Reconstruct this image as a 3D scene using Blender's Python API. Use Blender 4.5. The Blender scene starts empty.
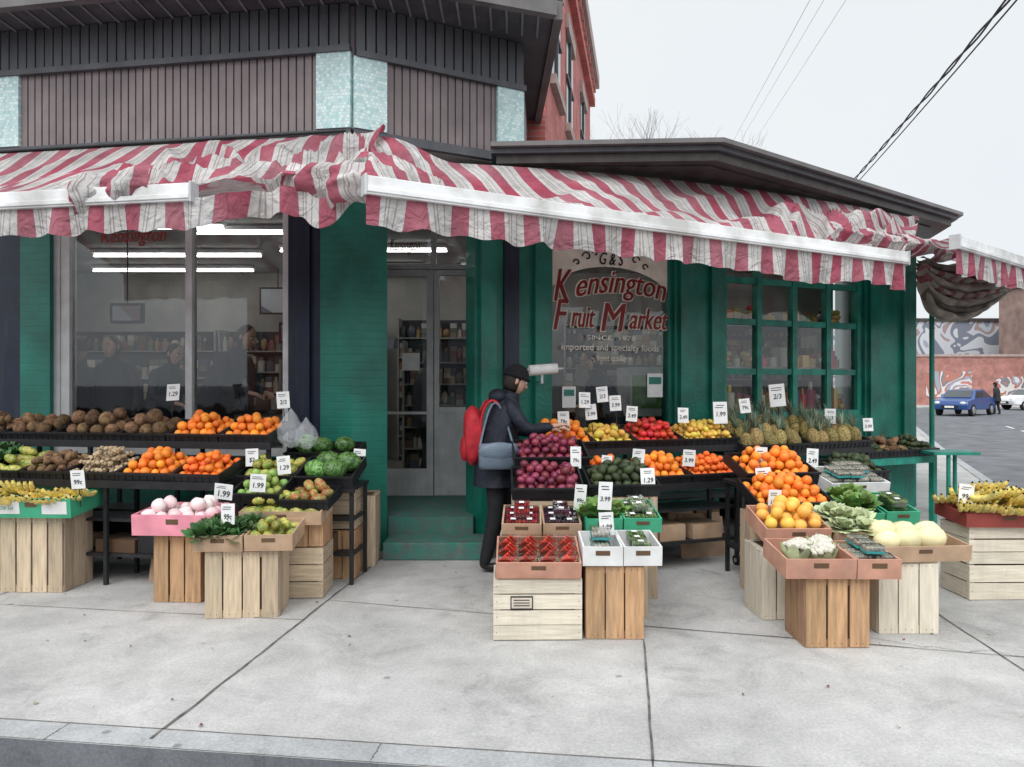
import bpy, math, random
import numpy as np
from mathutils import Vector, Matrix, noise

R = random.Random(11)
scene = bpy.context.scene
COL = scene.collection
rad = math.radians

# ------------------------------------------------------------------ materials
def _nt(name):
    m = bpy.data.materials.new(name); m.use_nodes = True
    nt = m.node_tree; b = nt.nodes['Principled BSDF']
    return m, nt, b

def N(nt, typ, **kw):
    n = nt.nodes.new(typ)
    for k, v in kw.items():
        setattr(n, k, v)
    return n

def mat(name, col, rough=0.6, var=0.15, scale=6.0, bump=0.0, bscale=40.0, island=0.0, hue=0.0,
        metallic=0.0, spec=0.4, second=None, contrast=.18, stretch=None, bdist=.02, grime=0.0):
    m, nt, b = _nt(name)
    L = nt.links.new
    tc = N(nt, 'ShaderNodeTexCoord'); vec = tc.outputs['Object']
    if stretch:
        mp = N(nt, 'ShaderNodeMapping'); mp.inputs['Scale'].default_value = stretch; L(vec, mp.inputs[0]); vec = mp.outputs[0]
    nz = N(nt, 'ShaderNodeTexNoise'); nz.inputs['Scale'].default_value = scale
    nz.inputs['Detail'].default_value = 5
    L(vec, nz.inputs['Vector'])
    rp = N(nt, 'ShaderNodeValToRGB')
    c0 = [max(0, c*(1-var)) for c in col]; c1 = [min(1, c*(1+var)) for c in col]
    if second is not None:
        c0 = second
    rp.color_ramp.elements[0].position = 0.5-contrast; rp.color_ramp.elements[1].position = 0.5+contrast
    rp.color_ramp.elements[0].color = (*c0, 1); rp.color_ramp.elements[1].color = (*c1, 1)
    L(nz.outputs['Fac'], rp.inputs['Fac'])
    out = rp.outputs['Color']
    if island > 0 or hue > 0:
        geo = N(nt, 'ShaderNodeNewGeometry')
        hs = N(nt, 'ShaderNodeHueSaturation')
        mv = N(nt, 'ShaderNodeMapRange'); mv.inputs['To Min'].default_value = 1-island; mv.inputs['To Max'].default_value = 1+island*0.7
        L(geo.outputs['Random Per Island'], mv.inputs['Value']); L(mv.outputs[0], hs.inputs['Value'])
        if hue > 0:
            mu = N(nt, 'ShaderNodeMath', operation='MULTIPLY'); mu.inputs[1].default_value = 7.31
            fr = N(nt, 'ShaderNodeMath', operation='FRACT')
            mh = N(nt, 'ShaderNodeMapRange'); mh.inputs['To Min'].default_value = 0.5-hue; mh.inputs['To Max'].default_value = 0.5+hue
            L(geo.outputs['Random Per Island'], mu.inputs[0]); L(mu.outputs[0], fr.inputs[0])
            L(fr.outputs[0], mh.inputs['Value']); L(mh.outputs[0], hs.inputs['Hue'])
        L(out, hs.inputs['Color']); out = hs.outputs['Color']
    if grime > 0:
        mpg = N(nt, 'ShaderNodeMapping'); mpg.inputs['Scale'].default_value = (5, 5, .8); L(tc.outputs['Object'], mpg.inputs[0])
        ng = N(nt, 'ShaderNodeTexNoise'); ng.inputs['Scale'].default_value = 1.5; ng.inputs['Detail'].default_value = 8; ng.inputs['Roughness'].default_value = .7; L(mpg.outputs[0], ng.inputs['Vector'])
        mg = N(nt, 'ShaderNodeMapRange'); mg.inputs['From Min'].default_value = .48; mg.inputs['From Max'].default_value = .75; mg.inputs['To Min'].default_value = 0; mg.inputs['To Max'].default_value = grime
        L(ng.outputs['Fac'], mg.inputs['Value'])
        mxg = N(nt, 'ShaderNodeMix'); mxg.data_type = 'RGBA'; L(mg.outputs[0], mxg.inputs[0]); L(out, mxg.inputs[6]); mxg.inputs[7].default_value = (.20, .20, .18, 1); out = mxg.outputs[2]
    L(out, b.inputs['Base Color'])
    b.inputs['Roughness'].default_value = rough
    b.inputs['Metallic'].default_value = metallic
    b.inputs['Specular IOR Level'].default_value = spec
    if bump > 0:
        n2 = N(nt, 'ShaderNodeTexNoise'); n2.inputs['Scale'].default_value = bscale; n2.inputs['Detail'].default_value = 4
        L(vec if stretch else tc.outputs['Object'], n2.inputs['Vector'])
        bp = N(nt, 'ShaderNodeBump'); bp.inputs['Strength'].default_value = bump; bp.inputs['Distance'].default_value = bdist
        L(n2.outputs['Fac'], bp.inputs['Height']); L(bp.outputs[0], b.inputs['Normal'])
    return m

def brickmat(name, c1, c2, mortar, bw, bh, ang=0.0, bump=0.5, ms=0.012, rough=0.7, dirt=0.25):
    m, nt, b = _nt(name); L = nt.links.new
    tc = N(nt, 'ShaderNodeTexCoord'); sp = N(nt, 'ShaderNodeSeparateXYZ')
    L(tc.outputs['Object'], sp.inputs[0])
    a = N(nt, 'ShaderNodeMath', operation='MULTIPLY'); a.inputs[1].default_value = math.cos(ang)
    c = N(nt, 'ShaderNodeMath', operation='MULTIPLY'); c.inputs[1].default_value = math.sin(ang)
    ad = N(nt, 'ShaderNodeMath', operation='ADD')
    L(sp.outputs[0], a.inputs[0]); L(sp.outputs[1], c.inputs[0]); L(a.outputs[0], ad.inputs[0]); L(c.outputs[0], ad.inputs[1])
    cb = N(nt, 'ShaderNodeCombineXYZ'); L(ad.outputs[0], cb.inputs[0]); L(sp.outputs[2], cb.inputs[1])
    br = N(nt, 'ShaderNodeTexBrick'); L(cb.outputs[0], br.inputs['Vector'])
    br.inputs['Color1'].default_value = (*c1, 1); br.inputs['Color2'].default_value = (*c2, 1); br.inputs['Mortar'].default_value = (*mortar, 1)
    br.inputs['Scale'].default_value = 1.0; br.inputs['Brick Width'].default_value = bw; br.inputs['Row Height'].default_value = bh
    br.inputs['Mortar Size'].default_value = ms; br.inputs['Mortar Smooth'].default_value = 0.3
    nz = N(nt, 'ShaderNodeTexNoise'); nz.inputs['Scale'].default_value = 2.5; nz.inputs['Detail'].default_value = 8
    L(tc.outputs['Object'], nz.inputs['Vector'])
    mr = N(nt, 'ShaderNodeMapRange'); mr.inputs['From Min'].default_value = .3; mr.inputs['From Max'].default_value = .7
    mr.inputs['To Min'].default_value = 1-dirt; mr.inputs['To Max'].default_value = 1+dirt
    L(nz.outputs['Fac'], mr.inputs['Value'])
    hs = N(nt, 'ShaderNodeHueSaturation'); L(br.outputs['Color'], hs.inputs['Color']); L(mr.outputs[0], hs.inputs['Value'])
    L(hs.outputs[0], b.inputs['Base Color']); b.inputs['Roughness'].default_value = rough
    bp = N(nt, 'ShaderNodeBump'); bp.invert = True; bp.inputs['Strength'].default_value = bump; bp.inputs['Distance'].default_value = 0.01
    L(br.outputs['Fac'], bp.inputs['Height']); L(bp.outputs[0], b.inputs['Normal'])
    return m

def glassmat(name, tint=(1, 1, 1), base=0.06, k=1.3, rough=.02):
    m = bpy.data.materials.new(name); m.use_nodes = True; nt = m.node_tree
    for n in list(nt.nodes): nt.nodes.remove(n)
    L = nt.links.new
    o = N(nt, 'ShaderNodeOutputMaterial'); mx = N(nt, 'ShaderNodeMixShader')
    t = N(nt, 'ShaderNodeBsdfTransparent'); t.inputs[0].default_value = (*tint, 1)
    g = N(nt, 'ShaderNodeBsdfGlossy'); g.inputs['Roughness'].default_value = rough; g.inputs['Color'].default_value = (.95, .97, 1, 1)
    f = N(nt, 'ShaderNodeFresnel'); f.inputs[0].default_value = 1.5
    ma = N(nt, 'ShaderNodeMath', operation='MULTIPLY_ADD'); ma.inputs[1].default_value = k; ma.inputs[2].default_value = base
    L(f.outputs[0], ma.inputs[0]); L(ma.outputs[0], mx.inputs[0]); L(t.outputs[0], mx.inputs[1]); L(g.outputs[0], mx.inputs[2])
    L(mx.outputs[0], o.inputs[0])
    return m

def filmmat(name, col=(.8, .82, .84), op=.45):
    m = bpy.data.materials.new(name); m.use_nodes = True; nt = m.node_tree; b = nt.nodes['Principled BSDF']; L = nt.links.new
    b.inputs['Base Color'].default_value = (*col, 1); b.inputs['Roughness'].default_value = .25
    t = N(nt, 'ShaderNodeBsdfTransparent'); mx = N(nt, 'ShaderNodeMixShader'); mx.inputs[0].default_value = op
    tc = N(nt, 'ShaderNodeTexCoord'); n2 = N(nt, 'ShaderNodeTexNoise'); n2.inputs['Scale'].default_value = 22; n2.inputs['Detail'].default_value = 3
    L(tc.outputs['Object'], n2.inputs['Vector']); bp = N(nt, 'ShaderNodeBump'); bp.inputs['Strength'].default_value = 1; bp.inputs['Distance'].default_value = .03
    L(n2.outputs['Fac'], bp.inputs['Height']); L(bp.outputs[0], b.inputs['Normal'])
    o = nt.nodes['Material Output']; L(t.outputs[0], mx.inputs[1]); L(b.outputs[0], mx.inputs[2]); L(mx.outputs[0], o.inputs[0])
    return m

def emis(name, col, s):
    m, nt, b = _nt(name)
    b.inputs['Base Color'].default_value = (.8, .8, .8, 1)
    b.inputs['Emission Color'].default_value = (*col, 1); b.inputs['Emission Strength'].default_value = s
    return m

def concretemat(name, col):
    m, nt, b = _nt(name); L = nt.links.new
    tc = N(nt, 'ShaderNodeTexCoord')
    def nzn(s, d, r=.6, dist=0):
        n = N(nt, 'ShaderNodeTexNoise'); n.inputs['Scale'].default_value = s; n.inputs['Detail'].default_value = d; n.inputs['Roughness'].default_value = r; n.inputs['Distortion'].default_value = dist
        L(tc.outputs['Object'], n.inputs['Vector']); return n
    def mrange(o_, a, b_, c, d_):
        r = N(nt, 'ShaderNodeMapRange'); r.inputs['From Min'].default_value = a; r.inputs['From Max'].default_value = b_; r.inputs['To Min'].default_value = c; r.inputs['To Max'].default_value = d_
        L(o_, r.inputs['Value']); return r.outputs[0]
    f = nzn(55, 6, .75); f2 = nzn(180, 3, .7)
    vals = [mrange(nzn(0.7, 7, .65).outputs['Fac'], .3, .7, .72, 1.14), mrange(f.outputs['Fac'], .3, .7, .78, 1.18),
            mrange(nzn(3.0, 8, .7, .6).outputs['Fac'], .3, .7, .80, 1.12), mrange(f2.outputs['Fac'], .3, .7, .80, 1.15),
            mrange(nzn(1.5, 6, .7, 1.2).outputs['Fac'], .30, .44, .74, 1.0)]
    for sc, t0, t1, v in ((2.3, .035, .055, .6), (1.1, .03, .05, .5), (4.1, .03, .05, .75)):
        vo = N(nt, 'ShaderNodeTexVoronoi'); vo.inputs['Scale'].default_value = sc; L(tc.outputs['Object'], vo.inputs['Vector'])
        vals.append(mrange(vo.outputs['Distance'], t0, t1, v, 1))
    cur = vals[0]
    for v in vals[1:]:
        mm = N(nt, 'ShaderNodeMath', operation='MULTIPLY'); L(cur, mm.inputs[0]); L(v, mm.inputs[1]); cur = mm.outputs[0]
    hs = N(nt, 'ShaderNodeHueSaturation'); hs.inputs['Color'].default_value = (*col, 1); L(cur, hs.inputs['Value'])
    L(hs.outputs[0], b.inputs['Base Color']); b.inputs['Roughness'].default_value = .85; b.inputs['Specular IOR Level'].default_value = .25
    bp = N(nt, 'ShaderNodeBump'); bp.inputs['Strength'].default_value = .35; bp.inputs['Distance'].default_value = .01
    L(f.outputs['Fac'], bp.inputs['Height']); L(bp.outputs[0], b.inputs['Normal'])
    return m

def stripemat(name, pitch=0.30, P=(.52, .080, .140), W=(.76, .73, .71), T=(.48, .41, .38), tr_=.3):
    m = bpy.data.materials.new(name); m.use_nodes = True; nt = m.node_tree; b = nt.nodes['Principled BSDF']; L = nt.links.new
    uv = N(nt, 'ShaderNodeUVMap'); uv.uv_map = 'UVMap'
    sp = N(nt, 'ShaderNodeSeparateXYZ'); L(uv.outputs[0], sp.inputs[0])
    d = N(nt, 'ShaderNodeMath', operation='DIVIDE'); d.inputs[1].default_value = pitch; L(sp.outputs[0], d.inputs[0])
    f = N(nt, 'ShaderNodeMath', operation='FRACT'); L(d.outputs[0], f.inputs[0])
    rp = N(nt, 'ShaderNodeValToRGB'); rp.color_ramp.interpolation = 'CONSTANT'
    e = rp.color_ramp.elements
    W = (*W, 1); P = (*P, 1); T = (*T, 1)
    e[0].position = 0; e[0].color = P; e[1].position = .44; e[1].color = W
    for p, c in ((.56, T), (.59, W), (.64, T), (.67, W), (.80, T), (.83, W)):
        x = e.new(p); x.color = c
    L(f.outputs[0], rp.inputs[0])
    tc = N(nt, 'ShaderNodeTexCoord')
    nz = N(nt, 'ShaderNodeTexNoise'); nz.inputs['Scale'].default_value = 2.2; nz.inputs['Detail'].default_value = 9; nz.inputs['Roughness'].default_value = .68; L(tc.outputs['Object'], nz.inputs['Vector'])
    mr = N(nt, 'ShaderNodeMapRange'); mr.inputs['From Min'].default_value = .3; mr.inputs['From Max'].default_value = .7; mr.inputs['To Min'].default_value = .56; mr.inputs['To Max'].default_value = 1.12
    L(nz.outputs['Fac'], mr.inputs['Value'])
    hs = N(nt, 'ShaderNodeHueSaturation'); L(rp.outputs[0], hs.inputs['Color']); L(mr.outputs[0], hs.inputs['Value'])
    n3 = N(nt, 'ShaderNodeTexNoise'); n3.inputs['Scale'].default_value = 1.3; n3.inputs['Detail'].default_value = 4; L(tc.outputs['Object'], n3.inputs['Vector'])
    ms = N(nt, 'ShaderNodeMapRange'); ms.inputs['From Min'].default_value = .3; ms.inputs['From Max'].default_value = .7; ms.inputs['To Min'].default_value = .68; ms.inputs['To Max'].default_value = 1.0
    L(n3.outputs['Fac'], ms.inputs['Value']); L(ms.outputs[0], hs.inputs['Saturation'])
    L(hs.outputs[0], b.inputs['Base Color']); b.inputs['Roughness'].default_value = .8; b.inputs['Specular IOR Level'].default_value = .2
    n2 = N(nt, 'ShaderNodeTexNoise'); n2.inputs['Scale'].default_value = 7; n2.inputs['Detail'].default_value = 5; n2.inputs['Distortion'].default_value = 1.8; L(tc.outputs['Object'], n2.inputs['Vector'])
    bp = N(nt, 'ShaderNodeBump'); bp.inputs['Strength'].default_value = 1; bp.inputs['Distance'].default_value = .05
    L(n2.outputs['Fac'], bp.inputs['Height']); L(bp.outputs[0], b.inputs['Normal'])
    tr = N(nt, 'ShaderNodeBsdfTranslucent'); L(hs.outputs[0], tr.inputs['Color'])
    mx = N(nt, 'ShaderNodeMixShader'); mx.inputs[0].default_value = tr_
    o = nt.nodes['Material Output']; L(b.outputs[0], mx.inputs[1]); L(tr.outputs[0], mx.inputs[2]); L(mx.outputs[0], o.inputs[0])
    return m

def melonmat(name, a, c, sc=3.0):
    m, nt, b = _nt(name); L = nt.links.new
    tc = N(nt, 'ShaderNodeTexCoord'); w = N(nt, 'ShaderNodeTexNoise'); w.inputs['Scale'].default_value = 28; w.inputs['Detail'].default_value = 3
    w.inputs['Distortion'].default_value = 1.5
    L(tc.outputs['Object'], w.inputs['Vector'])
    rp = N(nt, 'ShaderNodeValToRGB'); rp.color_ramp.elements[0].position = .42; rp.color_ramp.elements[1].position = .55
    rp.color_ramp.elements[0].color = (*a, 1); rp.color_ramp.elements[1].color = (*c, 1)
    L(w.outputs['Fac'], rp.inputs[0])
    geo = N(nt, 'ShaderNodeNewGeometry'); hs = N(nt, 'ShaderNodeHueSaturation')
    mv = N(nt, 'ShaderNodeMapRange'); mv.inputs['To Min'].default_value = .6; mv.inputs['To Max'].default_value = 1.4
    L(geo.outputs['Random Per Island'], mv.inputs['Value']); L(mv.outputs[0], hs.inputs['Value']); L(rp.outputs[0], hs.inputs['Color'])
    L(hs.outputs[0], b.inputs['Base Color']); b.inputs['Roughness'].default_value = .45
    return m

def palettemat(name, cols, rough=.4, voronoi=None):
    m, nt, b = _nt(name); L = nt.links.new
    rp = N(nt, 'ShaderNodeValToRGB'); rp.color_ramp.interpolation = 'CONSTANT'
    n = len(cols); e = rp.color_ramp.elements; e[0].color = (*cols[0], 1); e[1].position = 1/n; e[1].color = (*cols[1], 1)
    for i in range(2, n):
        x = e.new(i/n); x.color = (*cols[i], 1)
    if voronoi:
        tc = N(nt, 'ShaderNodeTexCoord'); nzz = N(nt, 'ShaderNodeTexNoise'); nzz.inputs['Scale'].default_value = voronoi; nzz.inputs['Detail'].default_value = 2; nzz.inputs['Distortion'].default_value = 1.0
        L(tc.outputs['Object'], nzz.inputs['Vector'])
        mr = N(nt, 'ShaderNodeMapRange'); mr.inputs['From Min'].default_value = .25; mr.inputs['From Max'].default_value = .75; L(nzz.outputs['Fac'], mr.inputs['Value']); L(mr.outputs[0], rp.inputs[0])
    else:
        geo = N(nt, 'ShaderNodeNewGeometry'); L(geo.outputs['Random Per Island'], rp.inputs[0])
    L(rp.outputs[0], b.inputs['Base Color']); b.inputs['Roughness'].default_value = rough
    return m

M = {}
M['concrete'] = concretemat('pavement_concrete', (.51, .50, .485))
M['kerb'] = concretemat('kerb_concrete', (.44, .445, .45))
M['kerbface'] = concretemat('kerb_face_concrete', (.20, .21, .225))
M['asphalt'] = mat('asphalt', (.15, .155, .165), .9, .25, 2, .4, 90, spec=.3)
M['joint'] = mat('joint_dirt', (.13, .12, .11), .95, .5, 12)
M['green'] = brickmat('green_painted_brick', (.006, .150, .110), (.007, .158, .115), (.005, .138, .10), .22, .075, rad(24), .30, .006, .42, .32)
M['greenp'] = mat('green_paint', (.007, .155, .112), .38, .32, 3, .25, 30, grime=.22)
M['greenstep'] = mat('green_step_paint', (.02, .14, .11), .75, .45, 9, .3, 30, second=(.10, .13, .12), grime=.5)
M['navy'] = mat('navy_paint', (.005, .012, .032), .4, .3, 4, .1, grime=.12)
M['alu'] = mat('aluminium_frame', (.56, .565, .57), .45, .14, 5, metallic=.1, grime=.3)
M['white'] = mat('white_paint', (.76, .76, .77), .5, .12, 5, grime=.25)
M['barw'] = mat('weathered_white_bar', (.80, .80, .80), .45, .1, 3, .1, 30, second=(.55, .54, .52), contrast=.12)
M['cream'] = mat('cream_wall', (.42, .405, .375), .8, .15, 2)
M['ceil'] = mat('shop_ceiling', (.46, .455, .44), .8, .1, 2)
M['clad'] = mat('brown_cladding', (.200, .163, .165), .55, .18, 3, .1, 60, grime=.3)
M['claddk'] = mat('dark_cladding', (.075, .076, .086), .5, .18, 3, .1, 60, grime=.25)
M['rib2'] = mat('soffit_rib', (.22, .22, .23), .6)
M['gutter'] = mat('gutter_metal', (.14, .13, .13), .4, .25, 3, grime=.3)
M['roofbr'] = mat('roof_fascia_brown', (.055, .047, .043), .5, .3, 5, .2, grime=.2)
M['tile'] = brickmat('mosaic_tile', (.66, .80, .78), (.33, .56, .57), (.50, .55, .54), .030, .030, 0, .3, .003, .25, .12)
M['brick'] = brickmat('red_brick', (.52, .13, .11), (.40, .09, .08), (.38, .24, .22), .22, .075, rad(80), .5, .01, .85)
M['brick2'] = brickmat('red_brick_far', (.46, .16, .12), (.34, .12, .10), (.38, .3, .27), .22, .075, 0, .4, .01, .85)
M['stone'] = mat('stone_trim', (.40, .32, .29), .8, .15, 4)
M['glass'] = glassmat('window_glass', (.94, .97, .96), .015, 1.0)
M['glassd'] = mat('dark_window', (.03, .035, .04), .08, .3, 1, spec=.8)
M['tube'] = emis('fluorescent_tube', (1, .98, .95), 8)
M['floor'] = mat('shop_floor', (.25, .23, .21), .5, .1, 3)
M['prod'] = palettemat('groceries', [(.24, .08, .06), (.40, .34, .26), (.10, .13, .08), (.36, .22, .10), (.52, .50, .46), (.08, .09, .13), (.18, .11, .07), (.28, .16, .12), (.46, .43, .38), (.16, .16, .10), (.04, .04, .04), (.34, .27, .16)])
M['prodb'] = palettemat('bright_groceries', [(.60, .05, .04), (.68, .45, .06), (.16, .28, .06), (.65, .22, .04), (.6, .55, .42), (.5, .1, .16), (.42, .38, .1), (.7, .5, .2)])
M['shelfw'] = mat('shelf_metal', (.34, .33, .31), .5)
M['stripe'] = stripemat('striped_canvas')
M['stripedull'] = stripemat('dirty_striped_canvas', .30, (.26, .07, .09), (.38, .33, .28), (.2, .17, .15), .2)
M['tarp'] = mat('faded_canvas', (.22, .185, .155), .9, .4, 5, .3, 20)
M['tarpd'] = mat('dark_canvas', (.07, .058, .048), .9, .4, 5, .3, 20)
M['black'] = mat('black_plastic', (.014, .014, .016), .45, .3, 8)
M['blackm'] = mat('black_metal', (.02, .02, .022), .5, .3, 8)
def wood(name, col, var, isl, vertical):
    st = (9, 9, .9) if vertical else (.9, .9, 9)
    return mat(name, col, .78, var, 6, .35, 9, island=isl, hue=.008, stretch=st, contrast=.26, bdist=.01, grime=.25)
for nm_, col_, va_, is_ in (('woodl', (.53, .41, .29), .26, .25), ('woodb', (.42, .245, .135), .32, .32), ('woodw', (.66, .59, .48), .16, .15)):
    M[nm_+'v'] = wood(nm_+'_vertical_grain', col_, va_, is_, True); M[nm_+'h'] = wood(nm_+'_horizontal_grain', col_, va_, is_, False)
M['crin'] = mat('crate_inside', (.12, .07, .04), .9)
M['cartb'] = mat('cardboard', (.43, .29, .19), .8, .2, 6, grime=.25)
M['cartp'] = mat('pink_carton', (.76, .28, .35), .7, .18, 6)
M['carts'] = mat('salmon_carton', (.52, .27, .19), .7, .2, 6, grime=.2)
M['cartg'] = mat('green_carton', (.05, .34, .19), .6, .15, 6)
M['cartw'] = mat('white_carton', (.70, .70, .69), .7, .12, 6)
M['cartr'] = mat('dark_red_carton', (.26, .05, .04), .7, .15, 6)
M['orange'] = mat('orange_peel', (.90, .25, .03), .45, .1, 10, .12, 260, island=.2, hue=.014)
M['mandarin'] = mat('mandarin_peel', (.88, .185, .025), .42, .1, 10, .1, 260, island=.2, hue=.012)
M['gfruit'] = mat('grapefruit_peel', (.88, .47, .09), .42, .14, 8, .1, 200, island=.15, hue=.015)
M['lemon'] = mat('mango_yellow', (.80, .54, .10), .42, .2, 8, .1, 200, island=.22, hue=.03)
M['tomato'] = mat('tomato_skin', (.64, .055, .03), .25, .2, 8, island=.25, hue=.012)
M['apple'] = mat('apple_green', (.32, .42, .10), .3, .3, 14, island=.3, hue=.05)
M['avoc'] = mat('avocado_skin', (.04, .055, .02), .5, .4, 20, .3, 120, island=.4, hue=.03)
M['onion'] = mat('red_onion_skin', (.20, .028, .055), .35, .3, 12, island=.4, hue=.02)
M['potato'] = mat('potato_skin', (.34, .22, .13), .85, .25, 14, .3, 60, island=.3, hue=.015)
M['coco'] = mat('coconut_husk', (.22, .13, .07), .95, .45, 30, .8, 90, island=.45, hue=.015)
M['ginger'] = mat('ginger_skin', (.50, .38, .24), .8, .25, 14, .3, 60, island=.3)
M['pine'] = mat('pineapple_skin', (.32, .23, .08), .7, .5, 60, .9, 70, island=.3, hue=.02, second=(.10, .10, .04))
M['pleaf'] = mat('pineapple_leaf', (.17, .22, .15), .6, .3, 10, island=.45, hue=.02)
M['leaf'] = mat('lettuce_leaf', (.18, .32, .08), .6, .3, 10, .2, 40, island=.45, hue=.03)
M['leafd'] = mat('dark_leaf', (.055, .14, .04), .6, .3, 10, .2, 40, island=.45, hue=.02)
M['leafp'] = mat('pale_leaf', (.48, .54, .31), .6, .25, 10, .2, 40, island=.3, hue=.02)
M['melon'] = melonmat('watermelon_rind', (.02, .09, .018), (.15, .30, .07))
M['papaya'] = melonmat('papaya_skin', (.13, .24, .04), (.44, .36, .08))
M['redmango'] = melonmat('red_mango_skin', (.38, .07, .04), (.28, .28, .07))
M['canary'] = mat('canary_melon_rind', (.80, .72, .42), .4, .14, 5, .15, 30, island=.12)
M['cauli'] = mat('cauliflower_curd', (.70, .66, .56), .85, .15, 30, .6, 90, island=.12)
M['pinkf'] = mat('pale_pink_radish', (.78, .50, .54), .5, .25, 10, island=.25, second=(.80, .74, .70))
M['redflesh'] = mat('watermelon_flesh', (.78, .09, .055), .35, .3, 20, island=.25)
M['rindw'] = mat('pale_rind', (.62, .60, .35), .5)
M['banana'] = mat('banana_skin', (.78, .60, .16), .5, .2, 12, island=.2, hue=.015, second=(.58, .50, .17))
M['berry'] = mat('berry_skin', (.06, .015, .05), .35, .4, 30, island=.6, hue=.04)
M['berryr'] = mat('red_berry_skin', (.48, .02, .03), .35, .3, 30, island=.4, hue=.02)
M['grape'] = mat('green_grape_skin', (.26, .37, .12), .3, .3, 30, island=.4, hue=.02)
M['mush'] = mat('mushroom_skin', (.62, .57, .48), .8, .2, 30, island=.2)
M['clear'] = glassmat('clear_plastic', (.97, .98, .98), .1, 1.2, .12)
M['tealtray'] = mat('teal_tray', (.04, .30, .30), .5)
M['card'] = mat('price_card_paper', (.80, .80, .79), .7, .08, 10)
M['ink'] = mat('marker_ink', (.015, .015, .02), .7)
M['signred'] = mat('sign_red', (.22, .012, .012), .5)
M['signcream'] = mat('sign_cream', (.84, .80, .70), .6)
M['coat'] = mat('dark_coat', (.012, .016, .028), .65, .4, 14, .4, 25)
M['trouser'] = mat('black_trousers', (.012, .012, .015), .8, .3, 14, .2, 40)
M['boot'] = mat('boot_leather', (.02, .015, .015), .4)
M['skin'] = mat('skin_tone', (.55, .33, .24), .5, .08, 12)
M['hat'] = mat('knit_hat', (.010, .010, .013), .9, .3, 40, .6, 120)
M['hair'] = mat('dark_hair', (.02, .013, .01), .5, .3, 60)
M['redbag'] = mat('red_backpack', (.45, .018, .03), .65, .3, 8, .4, 22)
M['bag'] = mat('slate_bag_leather', (.13, .17, .22), .45, .15, 8, .2, 50)
M['eye'] = mat('eye_dark', (.02, .02, .02), .2)
M['lip'] = mat('lip_tone', (.36, .12, .10), .5)
M['greycoat'] = mat('grey_jacket', (.022, .022, .027), .7)
M['carblue'] = mat('blue_car_paint', (.02, .07, .24), .2, .05, 3, spec=.7)
M['rubber'] = mat('tyre_rubber', (.015, .015, .015), .8)
M['chrome'] = mat('wheel_alloy', (.5, .5, .5), .3, metallic=.8)
M['lampw'] = mat('headlamp_glass', (.7, .7, .72), .15)
M['wire'] = mat('cable_black', (.01, .01, .01), .6)
M['wireg'] = mat('cable_grey', (.25, .25, .26), .6)
M['pole'] = mat('pole_timber', (.12, .09, .07), .9, .3, 6)
M['bark'] = mat('bare_bark', (.22, .20, .19), .9, .3, 6)
M['grey'] = mat('grey_render', (.38, .39, .42), .8, .3, .6)
M['mural'] = palettemat('mural_paint', [(.50, .53, .58), (.34, .38, .45), (.60, .62, .65), (.20, .22, .27), (.55, .57, .61), (.36, .27, .26), (.48, .51, .57), (.25, .29, .37)], .7, .30)
M['graf'] = palettemat('graffiti_paint', [(.60, .60, .60), (.45, .18, .14), (.20, .20, .23), (.64, .62, .60), (.42, .16, .12), (.30, .35, .43), (.64, .64, .66), (.5, .2, .16)], .7, .55)
M['brownb'] = mat('brown_building', (.30, .20, .17), .8, .3, 1)
M['polyb'] = filmmat('thin_plastic_bag', (.8, .83, .87), .22)
M['greenbench'] = mat('green_bench_paint', (.015, .21, .155), .45, .3, 7, .1, grime=.2)
M['litter'] = mat('litter_scraps', (.45, .38, .28), .8, .4, 20, island=.6)

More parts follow.
